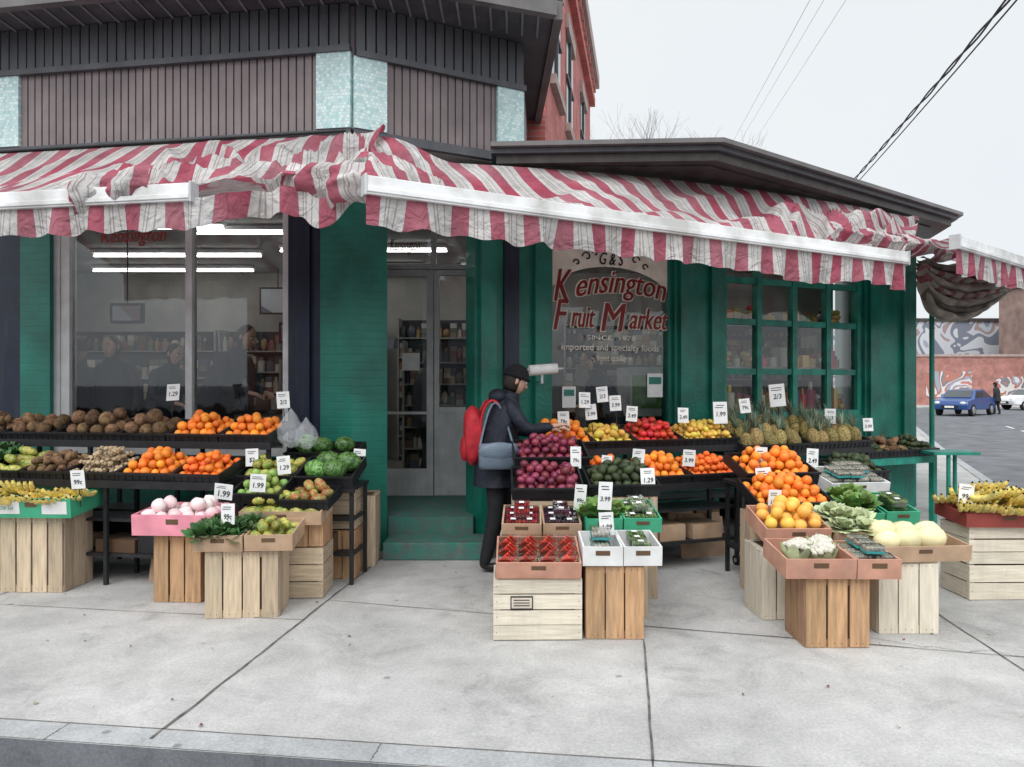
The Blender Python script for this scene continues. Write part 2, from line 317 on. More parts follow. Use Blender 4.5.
# ------------------------------------------------------------------ mesh builder
class MB:
    def __init__(s):
        s.v = []; s.f = []; s.mi = []; s.sm = []; s.mats = []; s.T = Matrix.Identity(4)
    def _m(s, k):
        if k not in s.mats: s.mats.append(k)
        return s.mats.index(k)
    def raw(s, vs, fs, k, smooth=False, T=None):
        A = s.T if T is None else s.T @ T
        o = len(s.v); s.v += [tuple(A @ Vector(p)) for p in vs]
        i = s._m(k)
        for f in fs:
            s.f.append(tuple(o+a for a in f)); s.mi.append(i); s.sm.append(smooth)
    def box(s, x0, x1, y0, y1, z0, z1, k, T=None):
        vs = [(x0, y0, z0), (x1, y0, z0), (x1, y1, z0), (x0, y1, z0), (x0, y0, z1), (x1, y0, z1), (x1, y1, z1), (x0, y1, z1)]
        s.raw(vs, [(0, 3, 2, 1), (4, 5, 6, 7), (0, 1, 5, 4), (1, 2, 6, 5), (2, 3, 7, 6), (3, 0, 4, 7)], k, False, T)
    def prism(s, poly, z0, z1, k, ktop=None):
        n = len(poly)
        vs = [(x, y, z0) for x, y in poly]+[(x, y, z1) for x, y in poly]
        s.raw(vs, [(i, (i+1) % n, n+(i+1) % n, n+i) for i in range(n)]+[tuple(reversed(range(n)))], k)
        s.raw([(x, y, z1) for x, y in poly], [tuple(range(n))], ktop or k)
    def cyl(s, p0, p1, r0, r1, k, n=8, smooth=True, caps=True):
        p0 = Vector(p0); p1 = Vector(p1); d = (p1-p0)
        if d.length < 1e-6: return
        q = d.to_track_quat('Z', 'Y').to_matrix()
        vs = []
        for p, r in ((p0, r0), (p1, r1)):
            for i in range(n):
                a = 2*math.pi*i/n
                vs.append(tuple(p+q @ Vector((r*math.cos(a), r*math.sin(a), 0))))
        fs = [(i, (i+1) % n, n+(i+1) % n, n+i) for i in range(n)]
        s.raw(vs, fs, k, smooth)
        if caps: s.raw(vs, [tuple(reversed(range(n))), tuple(range(n, 2*n))], k)
    def ell(s, c, r, k, T=None, nu=12, nv=8, fn=None):
        vs = []; fs = []
        for j in range(nv+1):
            th = math.pi*j/nv
            for i in range(nu):
                a = 2*math.pi*i/nu
                p = (math.sin(th)*math.cos(a), math.sin(th)*math.sin(a), math.cos(th))
                if fn: p = fn(p)
                vs.append((c[0]+r[0]*p[0], c[1]+r[1]*p[1], c[2]+r[2]*p[2]))
        for j in range(nv):
            for i in range(nu):
                a = j*nu+i; b = j*nu+(i+1) % nu
                fs.append((a, a+nu, b+nu, b))
        s.raw(vs, fs, k, True, T)
    def emit(s, name, parent=None, bevel=0):
        me = bpy.data.meshes.new(name)
        me.from_pydata(s.v, [], s.f)
        for k in s.mats: me.materials.append(M[k])
        me.polygons.foreach_set('material_index', s.mi)
        me.polygons.foreach_set('use_smooth', s.sm)
        me.update()
        o = bpy.data.objects.new(name, me); COL.objects.link(o)
        if parent: o.parent = parent
        if bevel:
            b = o.modifiers.new('bevel', 'BEVEL'); b.width = bevel; b.segments = 2; b.limit_method = 'ANGLE'
        return o

def empty(name):
    e = bpy.data.objects.new(name, None); COL.objects.link(e); return e

def frame(x, y, z, deg, tilt=0):
    return Matrix.Translation((x, y, z)) @ Matrix.Rotation(rad(deg), 4, 'Z') @ Matrix.Rotation(rad(tilt), 4, 'X')

_tc = {}
def text_mesh(body, size=1.0, shear=0.0, offset=0.0, spacing=1.0):
    key = (body, size, shear, offset, spacing)
    if key in _tc: return _tc[key]
    cu = bpy.data.curves.new('t', 'FONT'); cu.body = body; cu.size = size; cu.shear = shear; cu.align_x = 'CENTER'
    cu.offset = offset; cu.space_character = spacing; cu.resolution_u = 3
    ob = bpy.data.objects.new('t', cu); COL.objects.link(ob)
    dg = bpy.context.evaluated_depsgraph_get()
    me = bpy.data.meshes.new_from_object(ob.evaluated_get(dg))
    r = ([tuple(v.co) for v in me.vertices], [tuple(p.vertices) for p in me.polygons])
    bpy.data.objects.remove(ob); bpy.data.meshes.remove(me)
    _tc[key] = r
    return r
def nz(x, y, z=0): return noise.noise(Vector((x, y, z)))
def sstep(a, b, x):
    t = max(0, min(1, (x-a)/(b-a))); return t*t*(3-2*t)

# ------------------------------------------------------------------ ground
g = MB(); g.raw([(-400, -400, -.13), (400, -400, -.13), (400, 500, -.13), (-400, 500, -.13)], [(0, 1, 2, 3)], 'asphalt'); g.emit('road')
def ky(x): return 3.34-.13*(x+2.3)
walk = [(-60, ky(-60)), (3.6, ky(3.6)), (4.8, 2.62), (5.6, 3.2), (6.05, 4.2), (6.2, 5.6), (6.3, 8.6), (10.4, 17.7), (21, 40), (10, 62), (-60, 62)]
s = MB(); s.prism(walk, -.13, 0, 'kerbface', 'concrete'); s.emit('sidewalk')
k = MB()
for a, b in zip(walk[:9], walk[1:9]):
    a = Vector(a); b = Vector(b); d = (b-a).normalized(); n = Vector((-d.y, d.x))
    q = [a+n*.004, b+n*.004, b+n*.16, a+n*.16]
    k.raw([(p.x, p.y, .004) for p in q], [(0, 1, 2, 3)], 'kerb')
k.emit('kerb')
j = MB()
def joint(x0, y0, x1, y1, w=.009):
    n = 30; pts = []
    d = Vector((x1-x0, y1-y0)).normalized(); nn = Vector((-d.y, d.x))
    for i in range(n+1):
        f = i/n; ww = w*(.9+.9*noise.noise(Vector((x0+f*19, y0*3, 1))))
        c = Vector((x0+(x1-x0)*f, y0+(y1-y0)*f))+nn*.008*noise.noise(Vector((f*20, x0, 3)))
        pts += [c-nn*ww, c+nn*ww]
    j.raw([(p.x, p.y, .0045) for p in pts], [(2*i, 2*i+2, 2*i+3, 2*i+1) for i in range(n)], 'joint')
joint(-1.62, 3.32, -1.17, 6.95, .008); joint(.58, 3.02, 1.25, 7.4, .006); joint(2.72, 2.75, 3.25, 8.2, .006)
joint(-1.36, 5.45, 4.4, 3.95, .0045); joint(-1.40, 5.0, -9, 6.15, .003)
joint(4.4, 3.9, 6.1, 5.4); joint(-4.2, 3.7, -3.6, 7.2, .005); joint(3.1, 6.9, 6.1, 6.6, .006)
cx, cy = 2.1, 4.7
for i in range(16):
    nx_, ny_ = cx+R.uniform(.03, .09), cy-R.uniform(-.02, .07); joint(cx, cy, nx_, ny_, .0022); cx, cy = nx_, ny_
for a, b in zip(walk[:9], walk[1:9]):
    a = Vector(a); b = Vector(b); d = (b-a).normalized(); n = Vector((-d.y, d.x))
    q0 = a+n*.168; q1 = b+n*.168; joint(q0.x, q0.y, q1.x, q1.y, .004)
for i in range(12):
    x = -9+i*1.5+.9; joint(x, ky(x)+.002, x+.02, ky(x)+.16, .004)
j.emit('pavement_joints')
lb = MB()
for i in range(90):
    x = R.uniform(-4.5, 4.2); y = R.uniform(4.4, 6.4) if R.random() < .8 else R.uniform(3.4, 4.6)
    a = R.uniform(0, 6.28); r_ = R.uniform(.004, .014); h = R.uniform(.003, .008)
    lb.raw([(x+r_*math.cos(a+q*1.57)*R.uniform(.5, 1.3), y+r_*math.sin(a+q*1.57)*R.uniform(.5, 1.3), .006+(h if q % 2 else 0)) for q in range(4)], [(0, 1, 2, 3)], R.choice(['litter', 'leafd', 'litter', 'onion']))
lb.emit('litter')

# ------------------------------------------------------------------ corner shop building
shop = empty('corner_shop_building')
C = (-1.5, 6.95)
TL = frame(C[0], C[1], 0, -9.09)
TR = frame(-.36, 7.17, 0, 23.94)
ANGU = math.degrees(math.atan2(.85, 1.6)); TU = frame(C[0], C[1], 0, ANGU)

w = MB(); w.prism([(-1.816, 7.003), C, (-1.2, 7.11), (-1.32, 7.45), (-1.76, 7.35)], 0, 3.87, 'green')
w.T = TR
w.box(0, .815, 0, .25, 0, 3.68, 'greenp')
w.box(.04, .2, -.07, -.001, 0, 3.5, 'greenp'); w.box(.62, .80, -.07, -.001, 0, 3.5, 'greenp')
w.box(.30, .46, -.03, -.001, .4, 3.3, 'navy')
w.box(2.353, 3.04, 0, .25, 0, 3.68, 'greenp'); w.box(2.40, 2.60, -.05, -.001, 0, 3.5, 'greenp'); w.box(2.82, 3.0, -.05, -.001, 0, 3.5, 'greenp')
w.box(5.25, 6.09, 0, .25, 0, 3.68, 'greenp'); w.box(5.3, 5.45, -.05, -.001, 0, 3.5, 'greenp'); w.box(5.9, 6.12, -.05, -.001, 0, 3.5, 'greenp')
w.box(.815, 2.353, .02, .24, 0, .8, 'greenp'); w.box(.815, 2.353, .02, .24, 3.3, 3.68, 'greenp')
w.box(3.04, 5.25, .02, .24, 0, 1.2, 'greenp'); w.box(3.04, 5.25, .02, .24, 3.25, 3.68, 'greenp')
w.T = TL
w.box(-.652, -.322, .02, .25, 0, 3.87, 'navy'); w.box(-.56, -.42, -.02, .019, 0, 3.6, 'navy')
w.box(-3.2, -.652, .03, .25, 0, .9, 'greenp'); w.box(-3.2, -.652, .03, .25, 3.45, 3.87, 'white')
w.box(-3.54, -3.2, 0, .25, 0, 3.87, 'green'); w.box(-4.0, -3.54, .01, .25, 0, 3.87, 'navy')
w.box(-6.6, -4.0, .03, .25, 0, .9, 'greenp'); w.box(-6.6, -4.0, .03, .25, 3.45, 3.87, 'greenp')
w.box(-9.5, -6.6, 0, .25, 0, 3.87, 'green')
w.T = Matrix.Identity(4)
w.prism([(-1.36, 7.46), (-1.56, 8.42), (-1.76, 8.42), (-1.62, 7.42)], 0, 3.6, 'greenp')
w.prism([(-.355, 7.45), (-.15, 7.53), (-.12, 8.42), (-.3, 8.42)], 0, 3.6, 'greenp')
w.box(-1.6, -.2, 7.3, 8.6, 3.5, 3.6, 'white')
e0 = TR @ Vector((6.09, .01, 0))
w.prism([(e0.x, e0.y), (e0.x+.9, 13.4), (e0.x+.65, 13.4), (e0.x-.3, e0.y+.2)], 0, 3.68, 'green')
w.emit('walls', shop)

it = MB()
it.prism([(-9, 8.5), (-3, 7.55), (-1.7, 7.4), (-1.62, 8.45), (-.25, 8.45), (-.2, 7.6), (.2, 7.7), (5.2, 9.95), (5.7, 13), (-9, 13)], .02, .30, 'floor')
it.prism([(-9, 8.5), (-3, 7.55), (-1.7, 7.45), (-1.62, 8.75), (-.25, 8.75), (-.2, 7.65), (.2, 7.75), (5.0, 9.9), (5.6, 12.9), (-9, 12.9)], 3.52, 3.6, 'ceil')
it.box(-9, 5.6, 12.9, 13.0, .3, 3.7, 'cream'); it.box(-9.1, -9, 8.4, 13, .3, 3.7, 'cream')
it.emit('interior_room', shop)

fr = MB(); gl = MB()
def window(T, x0, x1, z0, z1, xs, zs, k, fw=.06, y=.10, outer=True):
    fr.T = T; gl.T = T
    if outer:
        fr.box(x0, x0+fw, y-.05, y+.05, z0, z1, k); fr.box(x1-fw, x1, y-.05, y+.05, z0, z1, k)
        fr.box(x0+fw, x1-fw, y-.05, y+.05, z0, z0+fw, k); fr.box(x0+fw, x1-fw, y-.05, y+.05, z1-fw, z1, k)
    for x in xs: fr.box(x-fw/2, x+fw/2, y-.045, y+.045, z0+fw, z1-fw, k)
    for z in zs: fr.box(x0+fw, x1-fw, y-.03, y+.03, z-fw/2, z+fw/2, k)
    gl.raw([(x0+fw*.5, y, z0+fw*.5), (x1-fw*.5, y, z0+fw*.5), (x1-fw*.5, y, z1-fw*.5), (x0+fw*.5, y, z1-fw*.5)], [(0, 1, 2, 3)], 'glass')
window(TL, -3.2, -.652, .9, 3.45, [-1.713], [], 'alu', .07)
fr.T = TL; fr.box(-3.13, -3.03, .06, .16, .97, 3.38, 'alu')
window(TL, -6.6, -4.0, .9, 3.45, [-5.3], [], 'alu', .07)
window(TR, .815, 2.353, .8, 3.3, [], [], 'greenp', .05)
window(TR, 3.04, 5.25, 1.2, 3.25, [3.60, 4.15, 4.70], [1.74, 2.32, 2.80], 'greenbench', .07)
TD = frame(-1.56, 8.5, 0, 0)
window(TD, 0, .66, .32, 2.9, [], [], 'alu', .075, 0.0)
window(TD, .67, 1.26, .32, 2.9, [], [1.3], 'alu', .055, 0.02)
window(TD, 0, 1.26, 2.91, 3.5, [.66], [], 'alu', .055, 0.02)
fr.T = TD; fr.box(.075, .585, -.03, .03, .395, .62, 'alu'); fr.box(.06, .60, -.09, -.06, 1.25, 1.28, 'alu')
fr.box(.725, 1.2, -.02, .05, .375, 1.27, 'alu')
fr.box(.30, .50, -.012, -.008, 1.75, 1.95, 'card'); fr.box(.12, .25, -.012, -.008, 2.0, 2.12, 'mural')
fr.T = TR
for (x, z, w_, h_) in ((2.05, 1.45, .2, .26), (1.0, 1.35, .16, .22)):
    fr.box(x, x+w_, .085, .09, z, z+h_, 'card'); fr.box(x+.02, x+w_-.02, .081, .0845, z+h_*.55, z+h_*.85, 'greenbench')
fr.emit('window_frames', shop); gl.emit('window_glass', shop)

st = MB(); st.box(-1.17, -.2, 6.68, 7.10, 0, .16, 'greenstep'); st.prism([(-1.19, 7.103), (-.37, 7.103), (-.3, 8.45), (-1.6, 8.45), (-1.33, 7.45)], 0, .318, 'greenstep')
st.emit('entrance_steps', shop, bevel=.012)

sg = MB()
def lettering(body, cx, z, size, width, arch, k, y, shear=.25, vs_=1.15, dx=0, dz=0):
    vs, fs = text_mesh(body, size, shear, 0.0)
    xs = [v[0] for v in vs]; wd = max(xs)-min(xs); m0 = (max(xs)+min(xs))/2; sc = width/wd
    out = []
    for v in vs:
        x = (v[0]-m0)*sc
        out.append((cx+x+dx, y, z+v[1]*vs_+arch*(1-(2*x/width)**2)+dz))
    sg.T = TR; sg.raw(out, fs, k)
def bold(body, cx, z, size, width, arch, shear, vs_):
    # cream edge behind, then red letters thickened by small overlapping copies
    for i, (dx, dz) in enumerate(((-.012, -.008), (.018, -.008), (.018, .010), (-.012, .010))):
        lettering(body, cx, z, size, width, arch, 'signcream', .066-.001*i, shear, vs_, dx, dz)
    for i, (dx, dz) in enumerate(((0, 0), (.005, 0), (.010, .002))):
        lettering(body, cx, z, size, width, arch, 'signred', .058-.001*i, shear, vs_, dx, dz)
bold('K', .99, 2.45, .42, .20, 0, .3, 1.15)
bold('ensington', 1.71, 2.50, .27, 1.12, .07, .3, 1.3)
bold('F', .97, 2.155, .40, .17, 0, .3, 1.15)
bold('ruit', 1.23, 2.19, .25, .28, 0, .3, 1.3)
bold('M', 1.60, 2.155, .38, .30, 0, .2, 1.15)
bold('arket', 2.05, 2.19, .25, .50, 0, .3, 1.3)
lettering('G & S', 1.58, 2.86, .16, .30, .0, 'ink', .058, .3); lettering('G & S', 1.585, 2.86, .16, .30, .0, 'ink', .0575, .3)
lettering('SINCE  1978', 1.58, 2.06, .06, .6, 0, 'signcream', .058, 0)
lettering('imported and specialty foods', 1.58, 1.95, .085, 1.2, 0, 'signcream', .058, 0)
lettering('~ finest quality ~', 1.58, 1.84, .08, .5, 0, 'signcream', .058, 0)
sg.T = TR
n = 20; vs = []
for i in range(n+1):
    x = .88+1.42*i/n; c = 1-(2*(x-1.59)/1.42)**2
    vs += [(x, .069, 3.22), (x, .069, 2.60+.24*max(0, c)**.7)]
sg.raw(vs, [(2*i, 2*i+1, 2*i+3, 2*i+2) for i in range(n)], 'signcream')
for sx in (-1, 1):
    for cy_, rr, cc in ((2.93, .055, .30), (2.86, .04, .42), (2.97, .035, .20)):
        pr = None
        for q in range(16):
            a = q/15*5.0; r = rr*(1-.045*q); x = 1.58+sx*(cc+r*math.cos(a)); z = cy_+r*math.sin(a)
            if pr: sg.cyl((pr[0], .06, pr[1]), (x, .06, z), .008, .008, 'ink', 5)
            pr = (x, z)
vs, fs = text_mesh('Kensington', .2, .3, .0); sg.T = TL
for i in range(3): sg.raw([(-2.35+v[0]*.8+.005*i, .09-.001*i, 3.02+v[1]) for v in vs], fs, 'signred')
sg.T = TD
sg.raw([(.33+v[0]*.38, -.02, 3.12+v[1]) for v in vs], fs, 'signred')
sg.emit('window_lettering', shop)

# upper storey
u = MB(); u.prism([(-9.5, 8.24), C, (.1, 7.8), (.2, 9.9), (-9.5, 11.0)], 3.88, 5.15, 'clad'); u.emit('upper_walls', shop)
rb = MB(); rb.T = TL
def cladding(L0, L1, z0, z1, k, step=.08, proud=.022):
    x = L0
    while x < L1-.02:
        e = min(x+step-.016, L1)
        rb.box(x, e, -proud-R.uniform(0, .003), -.002, z0, z1, k)
        x += step
cladding(-3.5, -.34, 3.99, 4.70, 'clad'); cladding(-9, -3.86, 3.99, 4.70, 'clad')
cladding(-9, .0, 4.76, 5.15, 'claddk', .10, .06)
rb.box(-9, .0, -.08, -.001, 4.70, 4.757, 'claddk'); rb.box(-9, 0, -.05, -.001, 3.90, 3.985, 'claddk')
rb.box(-.335, .0, -.06, -.002, 3.99, 4.70, 'tile'); rb.box(-3.86, -3.505, -.06, -.002, 3.99, 4.70, 'tile')
rb.T = TU
cladding(.33, 1.49, 3.99, 4.66, 'clad'); cladding(0.02, 1.81, 4.72, 5.15, 'claddk', .10, .06)
rb.box(0.02, 1.83, -.08, -.001, 4.66, 4.717, 'claddk'); rb.box(0, 1.81, -.05, -.001, 3.90, 3.985, 'claddk')
rb.box(.0, .32, -.06, -.002, 3.99, 4.66, 'tile'); rb.box(1.5, 1.81, -.06, -.002, 3.99, 4.66, 'tile')
rb.emit('cladding', shop)
rf = MB(); rf.prism([(-9.5, 7.84), (-1.55, 6.45), (.40, 7.15), (.30, 10), (-9.5, 11.1)], 5.16, 5.34, 'claddk')
def edge(p, q, z0, z1, k, d=.06):
    a = Vector(p); b = Vector(q); t = (b-a).normalized(); nn = Vector((t.y, -t.x))
    P = [a+nn*.003, b+nn*.003, b+nn*d, a+nn*d]
    rf.prism([(x.x, x.y) for x in reversed(P)], z0, z1, k)
edge((-9.5, 7.84), (-1.55, 6.45), 5.12, 5.3, 'gutter', .09); edge((-1.55, 6.45), (.40, 7.15), 5.12, 5.3, 'gutter', .09); edge((.40, 7.15), (.30, 10), 5.12, 5.3, 'gutter', .09)
for i in range(40):
    x = -9+i*.19
    y = 7.84-(x+9.5)*.1748
    if x < -1.6: rf.box(x, x+.02, y+.03, y+.5, 5.145, 5.157, 'rib2')
for i in range(12):
    t = i/12; x = -1.45+t*1.85; y = 6.5+t*.65
    rf.box(x, x+.02, y, y+.5, 5.145, 5.157, 'rib2')
rf.cyl((-9, 8.1, 3.93), (-1.55, 6.88, 3.95), .012, .012, 'wire', 6)
rf.prism([(-.15, 7.06), (1.93, 6.96), (5.85, 9.85), (6.75, 13.6), (-.1, 13.6)], 3.70, 3.78, 'roofbr')
rf.prism([(-.2, 7.01), (1.94, 6.90), (5.93, 9.84), (6.85, 13.7), (-.1, 13.7)], 3.783, 3.83, 'claddk')
rf.prism([(-.2, 6.95), (1.96, 6.83), (6.0, 9.83), (6.93, 13.8), (-.1, 13.8)], 3.833, 3.875, 'gutter')
rf.prism([(-.1, 7.17), (1.9, 7.10), (5.6, 9.9), (6.5, 13.4), (-.1, 13.4)], 3.685, 3.697, 'roofbr')
rf.emit('roof', shop)

lt = MB()
for (x0, x1, y, z) in ((-6.5, -3.4, 8.7, 3.42), (-3.9, -1.9, 9.0, 3.42), (-3.2, -.9, 10.2, 3.42), (-6, -3.6, 10.6, 3.42), (.2, 2.6, 9.6, 3.42), (.8, 3.4, 10.8, 3.42), (-.8, .6, 11.6, 3.42), (3.2, 4.8, 10.4, 3.42), (-3.6, -1.4, 11.8, 3.42), (-6.8, -4.2, 12, 3.42)):
    lt.box(x0, x1, y, y+.03, z, z+.022, 'tube'); lt.box(x0, x1, y-.06, y+.11, z+.045, z+.09, 'white')
lt.emit('ceiling_lights', shop)
def shelf(x0, x1, y0, y1, z0, ztop, levels, name, dens=.11, deg=0, k_='prod'):
    b = MB(); cx = (x0+x1)/2; cy = (y0+y1)/2
    b.T = Matrix.Translation((cx, cy, 0)) @ Matrix.Rotation(rad(deg), 4, 'Z') @ Matrix.Translation((-cx, -cy, 0))
    b.box(x0-.03, x0, y0, y1, z0, ztop, 'shelfw'); b.box(x1, x1+.03, y0, y1, z0, ztop, 'shelfw'); b.box(x0, x1, y1-.02, y1, z0, ztop, 'blackm')
    for l in range(levels):
        z = z0+.08+(ztop-z0-.1)*l/levels
        b.box(x0, x1, y0, y1-.021, z, z+.02, 'shelfw')
        x = x0+.01; hmax = (ztop-z0)/levels-.07
        while x < x1-dens*1.4:
            ww = R.uniform(.7, 1.5)*dens; typ = R.random()
            if typ < .4:
                h = R.uniform(.6, .9)*hmax
                b.cyl((x+ww/2, y0+.09, z+.021), (x+ww/2, y0+.09, z+.021+h*.75), ww*.46, ww*.46, k_, 8)
                b.cyl((x+ww/2, y0+.09, z+.021+h*.75), (x+ww/2, y0+.09, z+.021+h), ww*.25, ww*.2, k_, 6)
            elif typ < .75:
                n = R.randint(2, 3); h = hmax*.9/n
                for q in range(n): b.box(x, x+ww*1.0, y0+.03+R.uniform(0, .03), y0+.2, z+.021+q*h, z+.021+(q+.94)*h, k_)
            else:
                h = R.uniform(.5, .85)*hmax
                b.ell((x+ww/2, y0+.1, z+.021+h/2), (ww*.52, .06, h/2), k_, nu=8, nv=6)
            x += ww*1.02
    return b.emit(name)
shelf(-8.5, -5, 12.4, 12.88, .3, 2.5, 6, 'grocery_shelf'); shelf(-4.9, -2.2, 12.4, 12.88, .3, 2.5, 6, 'grocery_shelf'); shelf(-1.9, .6, 12.4, 12.88, .3, 2.7, 7, 'grocery_shelf')
shelf(.9, 5, 12.4, 12.88, .3, 2.6, 6, 'grocery_shelf')
shelf(-6.0, -3.6, 9.8, 10.2, .3, 2.0, 5, 'grocery_shelf', .09); shelf(-1.5, -.1, 10.3, 10.7, .3, 2.2, 6, 'grocery_shelf', .08)
shelf(.9, 2.3, 9.6, 10.0, .3, 1.85, 5, 'grocery_shelf', .08, 15); shelf(2.8, 4.4, 10.5, 10.9, .3, 2.3, 6, 'grocery_shelf', .09, 15)
shelf(-2.9, -1.9, 9.3, 9.65, .3, 1.9, 5, 'grocery_shelf', .08)
wb = MB(); wb.T = TR
for z, hh in ((1.28, .38), (1.80, .26), (2.36, .16)):
    wb.box(3.1, 5.2, .22, .55, z-.02, z, 'shelfw'); x = 3.15
    while x < 5.1:
        w_ = R.uniform(.07, .15)
        if z > 2 and R.random() < .35: x += w_*2; continue
        kk = 'prodb' if R.random() < .75 else 'prod'
        t = R.random(); h = hh*R.uniform(.5, .95)
        if t < .5:
            wb.cyl((x+w_/2, .32, z+.001), (x+w_/2, .32, z+h*.7), w_*.45, w_*.45, kk, 9); wb.cyl((x+w_/2, .32, z+h*.7), (x+w_/2, .32, z+h), w_*.2, w_*.16, kk, 7)
        elif t < .8:
            for q in range(3): wb.ell((x+w_/2+R.uniform(-.02, .02), .3+R.uniform(-.03, .06), z+.03+q*.06), (w_*.5, .05, .04), kk, nu=8, nv=6)
        else: wb.box(x, x+w_*.9, .26, .42, z+.001, z+h, kk)
        x += w_+.012
wb.emit('window_display_goods', shop)
for (x, y, z, w_, h_, k_) in ((-4.2, 12.3, 2.75, .6, .45, 'black'), (-2.9, 9.2, 2.1, .38, .26, 'black'), (-4.35, 8.0, 2.25, .36, .22, 'blackm')):
    b = MB(); b.box(x, x+w_, y, y+.04, z, z+h_, k_); b.box(x+.03, x+w_-.03, y-.006, y-.002, z+.03, z+h_-.03, 'mural'); b.cyl((x+w_/2, y+.02, z+h_), (x+w_/2, y+.02, 3.52), .008, .008, 'blackm', 6)
    b.emit('hanging_sign')
b = MB(); b.T = frame(1.4, 8.9, .3, 15); b.box(0, .5, 0, .4, 0, .9, 'black'); b.box(.02, .48, -.01, -.003, .05, .85, 'greenbench'); b.box(.02, .48, 0, .4, .903, 1.5, 'card'); b.box(.05, .45, -.01, -.003, 1.0, 1.4, 'leaf'); b.emit('drinks_cooler')
b = MB(); b.box(-4.9, -2.2, 8.6, 8.95, .3, 1.25, 'shelfw'); b.box(-4.95, -2.15, 8.55, 9.0, 1.253, 1.29, 'blackm')
for i in range(14):
    x = -4.8+i*.18; h = R.uniform(.12, .35); b.box(x, x+R.uniform(.08, .16), 8.65, 8.85, 1.292, 1.292+h, 'prod')
b.emit('shop_counter')

# ------------------------------------------------------------------ awnings
def awning(name, B, F, U, wr, nu=220, nv=22, val=.22, bar=None, gap=.12, u0=0.0, valfn=None, mat_='stripe', nval=8):
    root = empty(name)
    vs = []; uvs = []
    U = Vector((U[0], U[1], 0)).normalized()
    Bp = [Vector(B(i/nu)) for i in range(nu+1)]; Fp = [Vector(F(i/nu)) for i in range(nu+1)]
    O = Fp[0].copy()
    for i in range(nu+1):
        f = i/nu; b_ = Bp[i]; f_ = Fp[i]
        for q in range(nv+1):
            v = q/nv; p = b_.lerp(f_, v)
            sag = -.07*math.sin(math.pi*v)
            o = wr(f, v); vs.append((p.x+o[0], p.y+o[1], p.z+sag+o[2])); uvs.append((u0+(p-O).dot(U)+.05*nz(p.x*1.6, v*3, 31), v*1.8))
    rows = nv+1
    fs = [(i*rows+q, i*rows+q+1, (i+1)*rows+q+1, (i+1)*rows+q) for i in range(nu) for q in range(nv)]
    base = len(vs)
    for i in range(nu+1):
        f = i/nu; f_ = Fp[i]; o = wr(f, 1.0); vl = valfn(f) if valfn else val
        tan = (Fp[min(i+1, nu)]-Fp[max(i-1, 0)]).normalized(); nn = Vector((tan.y, -tan.x, 0)); L_ = (f_-O).dot(U)
        for q in range(nval+1):
            t = q/nval
            amp = .036*t
            rip = amp*(math.sin(L_*15+6*nz(L_*1.1, 0, 5))+.8*nz(L_*8, 2, 8))
            drop = gap+vl*t*(1+.03*math.cos(L_*2*math.pi/.30)*(t > .9)+.34*nz(L_*1.1, 7, 0)+.20*nz(L_*4, 3, 0))
            p = f_+nn*(.012+rip)
            vs.append((p.x+o[0], p.y+o[1], p.z-drop+o[2])); uvs.append((u0+L_+.05*nz((f_.x)*1.6, 3, 31)+.05*t*nz(L_*3, 1, 4), 1.8+t*.2))
    r2 = nval+1
    fs += [(base+i*r2+q, base+i*r2+q+1, base+(i+1)*r2+q+1, base+(i+1)*r2+q) for i in range(nu) for q in range(nval)]
    me = bpy.data.meshes.new('fabric'); me.from_pydata(vs, [], fs); me.materials.append(M[mat_])
    uvl = me.uv_layers.new(name='UVMap'); li = np.zeros(len(me.loops), dtype=np.int32); me.loops.foreach_get('vertex_index', li)
    uvl.data.foreach_set('uv', np.array(uvs, dtype=np.float32)[li].ravel())
    me.polygons.foreach_set('use_smooth', [True]*len(me.polygons)); me.update()
    o = bpy.data.objects.new('fabric', me); COL.objects.link(o); o.parent = root
    if bar:
        a, b_ = Vector(bar[0]), Vector(bar[1]); d = b_-a
        mb = MB(); T = Matrix.Translation(a) @ d.to_track_quat('X', 'Z').to_matrix().to_4x4(); mb.T = T
        L_ = d.length
        mb.box(0, L_, -.045, .035, -.125, .0, 'barw'); mb.box(0, L_, -.055, -.046, -.11, -.075, 'barw')
        mb.box(-.02, -.001, -.055, .045, -.135, .01, 'alu'); mb.box(L_+.001, L_+.02, -.055, .045, -.135, .01, 'alu')
        mb.emit('front_bar', root, bevel=.012)
        arm = MB()
        for t in (.15, .5, .85):
            p = a+d*t; Bm = Vector(B(t)); Bm.z -= .45
            mid = p.lerp(Bm, .5)+d.normalized()*.55; mid.z = (p.z+Bm.z)/2
            arm.cyl((p.x, p.y, p.z-.07), mid, .02, .02, 'white'); arm.cyl(mid, Bm, .025, .025, 'white')
        arm.emit('folding_arms', root)
    return root

def lerp3(a, b, t): return [a[i]+(b[i]-a[i])*t for i in range(3)]
def fold(x, y, s=0):
    return 1-2*abs(nz(x, y, s))-.75

def wrR(f, v):
    L_ = f*6.0
    e = math.sin(math.pi*v)**.6 if 0 < v < 1 else 0
    a = .09*nz(L_*1.0+v, v*1.3)+.05*nz(L_*2.4, v*2.2, 3)+.10*fold(L_*.8+v*1.3, v*1.6, 7)
    k = sstep(.50, .70, f)
    zz = a*e+k*e*(.24*nz(L_*1.9+v*2.0, v*2.6, 2)+.30*fold(L_*1.7-v*2.0, v*2.8, 9)+.08)
    k2 = 1-sstep(.0, .16, f)
    zz += k2*(.12*math.sin(math.pi*v)+.20*fold(L_*3, v*3, 4)*e)
    sagx = -.07*math.sin(math.pi*v)*(.5+.5*math.sin(L_*1.6+.5))
    fr_ = -.02*abs(nz(L_*2, 9, 1)) if v == 1 else 0
    return (.10*k*e*nz(L_*2.5, v*3, 22), k*.18*nz(L_*2.4, v*3, 6)*e, zz+sagx+fr_)
